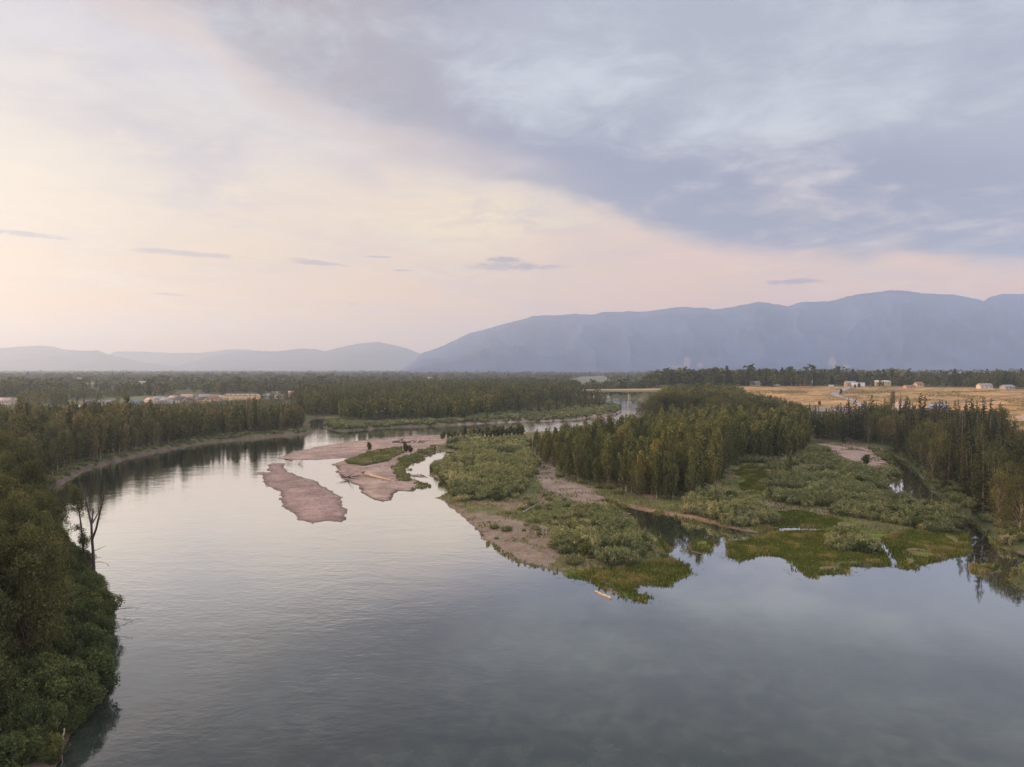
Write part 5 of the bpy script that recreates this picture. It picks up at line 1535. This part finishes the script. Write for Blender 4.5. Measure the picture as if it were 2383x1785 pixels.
# ------------------------------------------------------------------ buildings
_wallm = {}
def wallmat(c, kind='wall'):
    key = (c, kind)
    if key not in _wallm: _wallm[key] = plain(kind + '_' + str(len(_wallm)), c, 0.8 if kind == 'wall' else 0.7, 0.08, 0.3)
    return _wallm[key]
GLASS = plain('window_glass', (0.05, 0.06, 0.07), 0.15, 0.1, 1.0)
TRIM = plain('white_trim', (0.72, 0.70, 0.66), 0.6, 0.05, 1.0)
def house(name, label, cat, px, py, w, dpt, h, rise, wall, roofc, rot=0.0, group=None, wins=3, chimney=False, garage=False, flat=False, dist=None):
    if dist: x, y, z = at_depth(px, py, dist); z = gz(x, y)
    else: x, y, z = hit(px, py)
    y += dpt / 2
    r = empty(name, (x, y, z - 0.3), rot)
    tag(r, label, cat, group)
    hw, hd = w / 2, dpt / 2; H = h + 0.3
    if flat:
        v, f_ = box(0, 0, H / 2, w, dpt, H)
        link('wall', np_mesh('wall', v, f_), wallmat(wall), r)
        rf = part('roof', [box(0, 0, H + 0.153, w + 0.5, dpt + 0.5, 0.3)], wallmat(roofc, 'roof'), r)
    else:
        v = np.array([(-hw, -hd, 0), (hw, -hd, 0), (hw, hd, 0), (-hw, hd, 0), (-hw, -hd, H), (hw, -hd, H), (hw, hd, H), (-hw, hd, H), (-hw, 0, H + rise), (hw, 0, H + rise)], float)
        q = [(0, 1, 5, 4), (2, 3, 7, 6), (1, 2, 6, 5), (3, 0, 4, 7)]
        me = bpy.data.meshes.new('wall'); me.from_pydata(v.tolist(), [], q + [(5, 6, 9), (7, 4, 8)]); me.materials.append(wallmat(wall))
        link('wall', me, None, r)
        o_ = 0.6; t_ = 0.22; e = rise * (hd + o_) / hd - rise
        rv, rf_ = [], []
        for sgn in (-1, 1):
            b0 = len(rv)
            rv += [(-hw - o_, sgn * (hd + o_), H - e + 0.02), (hw + o_, sgn * (hd + o_), H - e + 0.02), (hw + o_, 0, H + rise + 0.02), (-hw - o_, 0, H + rise + 0.02)]
            rv += [(a, b_, c + t_) for a, b_, c in rv[b0:b0 + 4]]
            rf_ += [tuple(b0 + k for k in q_) for q_ in ((0, 1, 2, 3), (7, 6, 5, 4), (0, 4, 5, 1), (1, 5, 6, 2), (3, 7, 4, 0))]
        rf = link('roof', np_mesh('roof', np.array(rv), np.array(rf_)), wallmat(roofc, 'roof'), r)
    for i in range(wins):
        wx = -hw + w * (i + 0.5) / wins
        wf = part('window', [box(wx, -hd - 0.04, H * 0.58, 1.7, 0.1, 1.5)], TRIM, r)
        part('pane', [box(wx, -hd - 0.075, H * 0.58, 1.4, 0.1, 1.2)], GLASS, wf)
    if not flat and wins:
        wf = part('window', [box(hw + 0.04, 0, H * 0.58, 0.1, 1.7, 1.5)], TRIM, r); part('pane', [box(hw + 0.075, 0, H * 0.58, 0.1, 1.4, 1.2)], GLASS, wf)
        part('door', [box(-hw + w * 0.5 / max(wins, 1) + w * 0.5 / max(wins, 1), -hd - 0.05, 1.3, 1.1, 0.12, 2.2)], TRIM, r)
    if garage:
        for i in range(garage): part('garage_door', [box(-hw + w * (i + 0.5) / garage, -hd - 0.05, 1.9, w / garage * 0.62, 0.14, 3.2)], TRIM, r)
    if chimney: part('chimney', [box(w * 0.2, hd * 0.3, H + rise * 0.9, 0.9, 0.9, 2.2)], wallmat((0.3, 0.2, 0.16)), rf)
    return r
TAN, CREAM, BRN, GRY, WHT, PCH, YEL, RED = (0.52, 0.38, 0.24), (0.62, 0.52, 0.38), (0.26, 0.16, 0.10), (0.34, 0.32, 0.32), (0.56, 0.53, 0.50), (0.66, 0.36, 0.22), (0.68, 0.50, 0.22), (0.34, 0.10, 0.07)
DKR, GYR, RDR, PKR, BLR = (0.11, 0.09, 0.09), (0.30, 0.28, 0.28), (0.30, 0.17, 0.13), (0.50, 0.34, 0.28), (0.14, 0.22, 0.36)
HG = 'houses of the riverside village'
left_houses = [
    ('house', 'house', 8, 941, 17, 9, 4, 3.4, CREAM, PKR, 'pink roofed house at the very left edge among the trees'),
    ('house', 'house', 27, 940, 12, 9, 3.6, 2.6, TAN, PKR, 'small tan house just right of the pink roofed one at the left edge'),
    ('shed', 'shed', 176, 951, 10, 7, 3.2, 0, WHT, WHT, 'left of the two white sheds on the lawn in front of the village'),
    ('shed', 'shed', 190, 952, 9, 7, 3.6, 0, WHT, GYR, 'right of the two white sheds on the lawn in front of the village'),
    ('house', 'house', 208, 944, 15, 9, 3.4, 2.8, BRN, DKR, 'dark roofed low house behind the two white sheds'),
    ('house', 'house', 240, 944, 16, 9, 3.4, 2.6, TAN, GYR, 'grey roofed house right of the dark one behind the sheds'),
    ('house', 'house', 262, 944, 8, 8, 3.4, 2.2, CREAM, DKR, 'narrow cream house beside the dark round tree in the village'),
    ('shed', 'shed', 311, 940, 12, 8, 3.4, 0, (0.16, 0.30, 0.50), BLR, 'blue shed left of the dense row of houses'),
    ('house', 'house', 348, 941, 14, 9, 4.4, 3.0, CREAM, PKR, 'first house of the dense row, cream with a pink roof'),
    ('house', 'house', 366, 938, 12, 9, 4.6, 3.0, TAN, GYR, 'tan house with a grey roof second in the dense row'),
    ('house', 'house', 384, 940, 14, 9, 4.2, 3.2, WHT, GYR, 'white gabled house third in the dense row'),
    ('house', 'house', 401, 936, 12, 9, 4.8, 3.0, TAN, PKR, 'taller tan house with a pink roof in the dense row'),
    ('house', 'house', 414, 938, 13, 9, 4.6, 3.2, CREAM, DKR, 'cream house with a dark roof in the middle of the dense row'),
    ('house', 'house', 432, 933, 14, 9, 5.4, 3.2, PCH, PKR, 'peach house with the highest roof in the dense row'),
    ('house', 'house', 447, 937, 14, 9, 4.2, 3.0, BRN, DKR, 'brown dark roofed house right of the peach one'),
    ('house', 'house', 464, 939, 13, 9, 4.4, 3.0, YEL, DKR, 'bright yellow lit house in the dense row'),
    ('house', 'house', 474, 932, 14, 9, 5.0, 3.0, GRY, GYR, 'grey house behind the yellow lit one'),
    ('house', 'house', 490, 935, 15, 9, 4.8, 3.0, PCH, RDR, 'peach house with a red brown roof near the right end of the row'),
    ('house', 'house', 505, 933, 13, 9, 4.4, 2.8, WHT, PKR, 'last house of the dense row, white with a pink roof'),
    ('house', 'house', 622, 928, 14, 9, 4.0, 2.6, GRY, GYR, 'low grey house between the yellow terrace and the orange hall'),
    ('house', 'house', 640, 920, 15, 9, 3.6, 2.4, YEL, GYR, 'long low yellow house behind the white one by the orange hall'),
    ('house', 'house', 650, 929, 12, 9, 4.4, 2.8, WHT, PKR, 'white house just left of the orange hall'),
]
for i, (nm, ct, px, py, w, dpt, h, rise, wc, rc, lb) in enumerate(left_houses):
    house(nm, lb, ct, px, py, w, dpt, h, rise, wc, rc, random.uniform(-0.5, 0.5), HG, 3 if w > 11 else 2, chimney=(i % 3 == 0 and rise > 0), flat=(rise == 0))
house('orange_hall', 'big orange gabled hall at the right end of the village', 'hall', 682, 926, 19, 15, 5.6, 4.2, (0.74, 0.36, 0.20), (0.56, 0.36, 0.28), 0.25, HG, 3)
def terrace():
    x, y, z = hit(560, 934)
    r = empty('terrace_house', (x, y + 5, z - 0.3), -0.10); tag(r, 'long terrace of yellow lit homes standing above the trees', 'terrace', HG)
    n = 7; w = 6.6
    for i in range(n):
        cx_ = (i - (n - 1) / 2) * w
        wl = part('wall', [box(cx_, 0, 3.7, w - 0.3, 9, 7.4)], wallmat(YEL if i % 2 else (0.72, 0.42, 0.20)), r)
        v = np.array([(cx_ - w / 2, -5, 7.42), (cx_ + w / 2, -5, 7.42), (cx_ + w / 2, 5, 7.42), (cx_ - w / 2, 5, 7.42), (cx_, -5, 9.6), (cx_, 5, 9.6)], float)
        me = bpy.data.meshes.new('roof'); me.from_pydata(v.tolist(), [], [(0, 1, 4), (2, 3, 5), (1, 2, 5, 4), (3, 0, 4, 5), (3, 2, 1, 0)]); me.materials.append(wallmat(PKR, 'roof'))
        link('roof', me, None, r)
        for zz_ in (2.2, 5.2):
            for q in (-1.5, 1.5):
                wf = part('window', [box(cx_ + q, -4.55, zz_, 1.5, 0.12, 1.5)], TRIM, wl); 
terrace()
for k in range(26):
    px, py = [(30, 880), (75, 884), (120, 884), (190, 881), (205, 886), (222, 880), (135, 890), (60, 890), (330, 902), (350, 901), (300, 884), (212, 883), (400, 885), (95, 889), (20, 886), (250, 890), (180, 884), (445, 884), (1002, 868), (1010, 868),
              (1018, 867), (1026, 868), (1036, 868), (1442, 870), (1452, 869), (1461, 871)][k]
    dd_ = 1400 + 60 * k if k < 18 else (2600 if k < 23 else 2300)
    wc, rc = [(CREAM, PKR), (WHT, GYR), (TAN, PKR), (PCH, RDR)][k % 4]
    x, y, _ = at_depth(px, py, dd_); z = gz(x, y)
    up = CAMH + (HOR - py) / FPX * dd_
    r = house('far_house', ['cream', 'white', 'tan', 'peach'][k % 4] + ' far house showing as a speck above the trees' + (' across the valley on the left' if k < 18 else (' in the middle of the horizon' if k < 23 else ' on the far golden slope')), 'house',
              px, py, 20, 12, min(9, max(6, up - z + 3)), 3.5, wc, rc, random.uniform(-0.3, 0.3), 'far houses ' + ('left' if k < 18 else ('middle' if k < 23 else 'slope')) + ' ' + str(k % 4), 0, dist=dd_)

BG = 'buildings on the bench above the dry field'
for px, py, w, dpt, h, rise, wc, rc, kw, nm, ct, lb in [
    (1757, 899, 16, 9, 4.2, 3.0, TAN, GYR, {}, 'house', 'house', 'tan house at the left end of the bench behind two bushes'),
    (1808, 899, 9, 4, 3.0, 0, WHT, WHT, {'flat': True}, 'trailer', 'trailer', 'white trailer parked on the bench left of the brown house'),
    (1834, 894, 12, 9, 4.0, 2.8, YEL, GYR, {}, 'house', 'house', 'yellow house among the trees left of the long brown one'),
    (1859, 896, 20, 10, 4.6, 3.4, PCH, BRN, {'chimney': True}, 'house', 'house', 'long house with a brown roof on the bench'),
    (1895, 895, 17, 10, 4.0, 3.2, CREAM, WHT, {}, 'house', 'house', 'house with a white roof beside the long brown one'),
    (1921, 895, 15, 9, 3.0, 2.0, BRN, GYR, {}, 'house', 'house', 'low dark house right of the white roofed one'),
    (1936, 901, 6, 5, 3.2, 0, WHT, GYR, {'flat': True}, 'shed', 'shed', 'small pale shed on the bare knoll above the road'),
    (1982, 900, 14, 9, 5.0, 2.6, TAN, GYR, {}, 'house', 'house', 'tan house touching the white hall on the left'),
    (2058, 898, 21, 12, 5.6, 2.4, YEL, WHT, {}, 'house', 'house', 'yellow house under a white roof between dark trees'),
    (2142, 901, 10, 9, 4.0, 3.0, TAN, BRN, {}, 'house', 'house', 'small tan house half hidden by a round dark tree'),
    (2120, 904, 14, 8, 2.4, 1.8, PCH, BRN, {}, 'house', 'house', 'low orange house at the edge of the dry slope'),
    (2296, 905, 16, 9, 4.0, 2.6, CREAM, GYR, {'chimney': True}, 'house', 'house', 'cream house on the right part of the bench'),
    (2350, 906, 14, 9, 3.2, 2.2, GRY, GYR, {}, 'house', 'house', 'low grey house near the right end of the bench')]:
    house(nm, lb, ct, px, py, w, dpt, h, rise, wc, rc, random.uniform(-0.25, 0.25), BG, 0 if kw.get('flat') else 3, **kw)
house('white_hall', 'white hall with three tall doors at the top of the hillside road', 'hall', 2001, 901, 15, 12, 6.4, 0, (0.62, 0.62, 0.64), GYR, -0.05, BG, 0, flat=True, garage=3)
house('red_shed', 'long red shed with a white roof beyond the conifers', 'shed', 1794, 946, 18, 9, 4.4, 1.6, RED, WHT, 0.0, None, 0, garage=2)
house('blue_shed', 'long low blue grey shed behind the spruce tops on the gravel flat', 'shed', 2188, 953, 17, 8, 3.6, 1.0, (0.30, 0.34, 0.46), (0.34, 0.38, 0.52), 0.0, None, 3)
for k, (px, w) in enumerate([(2164, 40), (2182, 60), (2205, 70), (2226, 50), (2240, 36), (2262, 70), (2290, 60), (2308, 44)]):
    x, y, _ = at_depth(px, 872, 2450 + 40 * k); z = gz(x, y)
    r = house('farm_building', 'long white farm building on the pale far fields', 'building', px, 872, w * 0.9, 20, 9, 4, (0.75, 0.72, 0.68), (0.62, 0.58, 0.56), 0.1 * (k % 3 - 1), 'white farm buildings on the far fields', 0, dist=2450 + 40 * k)

# ------------------------------------------------------------------ field: road, track, heaps, poles
def draped(name, label, pxs, width, mat, up):
    P3 = [np.array(hit(*p)) for p in pxs]
    dense = []
    for a, b_ in zip(P3[:-1], P3[1:]):
        m_ = max(2, int(np.linalg.norm((b_ - a)[:2]) / 4))
        dense += [a + (b_ - a) * i / m_ for i in range(m_)]
    dense.append(P3[-1]); dense = np.array(dense)
    for _ in range(6): dense[1:-1, :2] = (dense[:-2, :2] + dense[1:-1, :2] + dense[2:, :2]) / 3
    tn_ = np.gradient(dense[:, :2], axis=0); tn_ /= np.linalg.norm(tn_, axis=1)[:, None] + 1e-9
    nn_ = np.c_[-tn_[:, 1], tn_[:, 0]]
    ks = np.linspace(-0.5, 0.5, 5)
    xy = dense[:, None, :2] + nn_[:, None] * (ks * width)[None, :, None]
    z = ground_z(xy[..., 0].ravel(), xy[..., 1].ravel()).reshape(xy.shape[:2])
    z = np.maximum(z, z.mean(1, keepdims=True)) + up
    V_ = np.concatenate([xy, z[..., None]], -1)
    n_ = len(dense); ix = np.arange(n_ * 5).reshape(n_, 5)
    F_ = np.stack([ix[:-1, :-1], ix[:-1, 1:], ix[1:, 1:], ix[1:, :-1]], -1).reshape(-1, 4)
    tag(link(name, np_mesh(name, V_.reshape(-1, 3), F_, smooth=True), mat), label, None, None, 'structure')
ROADM = plain('gravel_road', (0.33, 0.28, 0.25), 0.9, 0.12, 0.3)
TRACK = plain('dirt_track', (0.52, 0.37, 0.22), 0.95, 0.15, 0.3)
draped('road', 'gravel road winding up the dry hillside', [(2012, 948), (1998, 940), (1979, 931.6), (1959, 925), (1947, 922), (1941, 918), (1948, 912.5), (1962, 908.5), (1972, 904), (1975, 901.5)], 9.0, ROADM, 0.35)
draped('path', 'pale dirt track along the terrace of the dry hillside', [(1995, 929), (2100, 927.5), (2200, 929.5), (2300, 931.5), (2383, 933), (2450, 935)], 5.0, TRACK, 0.3)
HEAP = plain('heap_gravel', (0.46, 0.32, 0.24), 0.95, 0.25, 0.2, 0.3)
DHEAP = plain('heap_dark', (0.17, 0.14, 0.14), 0.95, 0.25, 0.3, 0.3)
def heap(name, label, px, py, wpx, h, mat, seed, group=None):
    x, y, z = hit(px, py); r0 = wpx / FPX * y / 2
    n = 40; m_ = 14
    vs, fs = [(0, 0, h)], []
    for j in range(1, m_ + 1):
        for i in range(n):
            a = 2 * math.pi * i / n; rr_ = r0 * j / m_
            k_ = 1 + 0.3 * float(vnoise(np.array(math.cos(a) * 2 + 5), np.array(math.sin(a) * 2 + 5), seed))
            hz = h * (1 - (j / m_)) ** 0.9 * (1 + 0.25 * float(vnoise(np.array(j * 0.6), np.array(math.cos(a) * 3 + 9), seed + 1)) * (j < m_))
            vs.append((math.cos(a) * rr_ * k_, math.sin(a) * rr_ * 0.8 * k_, hz - (0.4 if j == m_ else 0)))
    tri = [(0, 1 + i, 1 + (i + 1) % n) for i in range(n)]
    for j in range(m_ - 1):
        for i in range(n):
            a, b_ = 1 + j * n + i, 1 + j * n + (i + 1) % n
            fs.append((a, a + n, b_ + n, b_))
    me = bpy.data.meshes.new(name); me.from_pydata(vs, [], tri + fs); me.materials.append(mat)
    me.polygons.foreach_set('use_smooth', np.ones(len(me.polygons), bool))
    o = link(name, me, None, None, (x, y, z)); tag(o, label, 'heap', group)
heap('gravel_heap', 'big pale gravel heap behind the spruce tops', 2097, 956, 74, 9.0, HEAP, 3)
heap('gravel_heap', 'lower gravel heap leaning on the right side of the big one', 2122, 957, 46, 5.5, HEAP, 5)
heap('dark_heap', 'dark round heap at the edge of the gravel flat', 1950, 950, 22, 3.0, DHEAP, 7)
for k in range(5): heap('dark_heap', 'small dark pile in the row left of the gravel heap', 1968 + 10 * k, 949, 9, 1.8, DHEAP, 11 + k, 'row of small dark piles')
heap('gravel_heap', 'low sandy heap at the right edge of the gravel flat', 2383, 978, 40, 4.0, HEAP, 9)
POLEM = plain('pole_wood', (0.22, 0.15, 0.11), 0.9, 0.2, 1.0)
def pole(px, py, h, label):
    x, y, z = hit(px, py)
    r = empty('utility_pole', (x, y, z - 0.2), RNG.uniform(-0.4, 0.4)); tag(r, label, 'utility pole', 'utility poles on the bench')
    link('post', np_mesh('post', *tube([(0, 0, 0), (0, 0, h * 0.5), (0, 0, h)], [0.28, 0.24, 0.18], 8), smooth=True), POLEM, r)
    ca_ = part('crossarm', [box(0, 0.3, h - 1.0, 3.4, 0.2, 0.22)], POLEM, r)
    part('insulators', [box(q, 0.3, h - 0.75, 0.14, 0.14, 0.3) for q in (-1.5, -0.7, 0.7, 1.5)], RAILM, ca_)
for px, py, h, lb in [(1559, 897, 16, 'leftmost utility pole, above the trees by the bridge end'), (1659, 900, 15, 'utility pole at the left edge of the dry field'), (1762, 899, 15, 'utility pole beside the tan house'),
                      (1945, 898, 13, 'utility pole above the bend of the road'), (1998, 928, 10, 'utility pole standing in the slope below the white hall'), (1926, 899, 11, 'utility pole by the small pale shed')]:
    pole(px, py, h, lb)

# ------------------------------------------------------------------ haze
hm, t, out = new_mat('haze')
vol = t.n('ShaderNodeVolumePrincipled')
vol.inputs['Color'].default_value = (0.66, 0.80, 1.0, 1)
vol.inputs['Density'].default_value = HAZE_D
vol.inputs['Anisotropy'].default_value = 0.4
hm.node_tree.links.new(vol.outputs[0], out.inputs['Volume'])
x0, x1, y0, y1, z0, z1 = -19000, 19000, -300, 18300, -3.6, 1075
hv = np.array([(x, y, z) for z in (z0, z1) for (x, y) in ((x0, y0), (x1, y0), (x1, y1), (x0, y1))], float)
hf = np.array([[0, 3, 2, 1], [4, 5, 6, 7], [0, 1, 5, 4], [1, 2, 6, 5], [2, 3, 7, 6], [3, 0, 4, 7]])
tag(link('haze', np_mesh('haze', hv, hf), hm), 'thin blue evening haze over the whole valley', None, None, 'stuff')
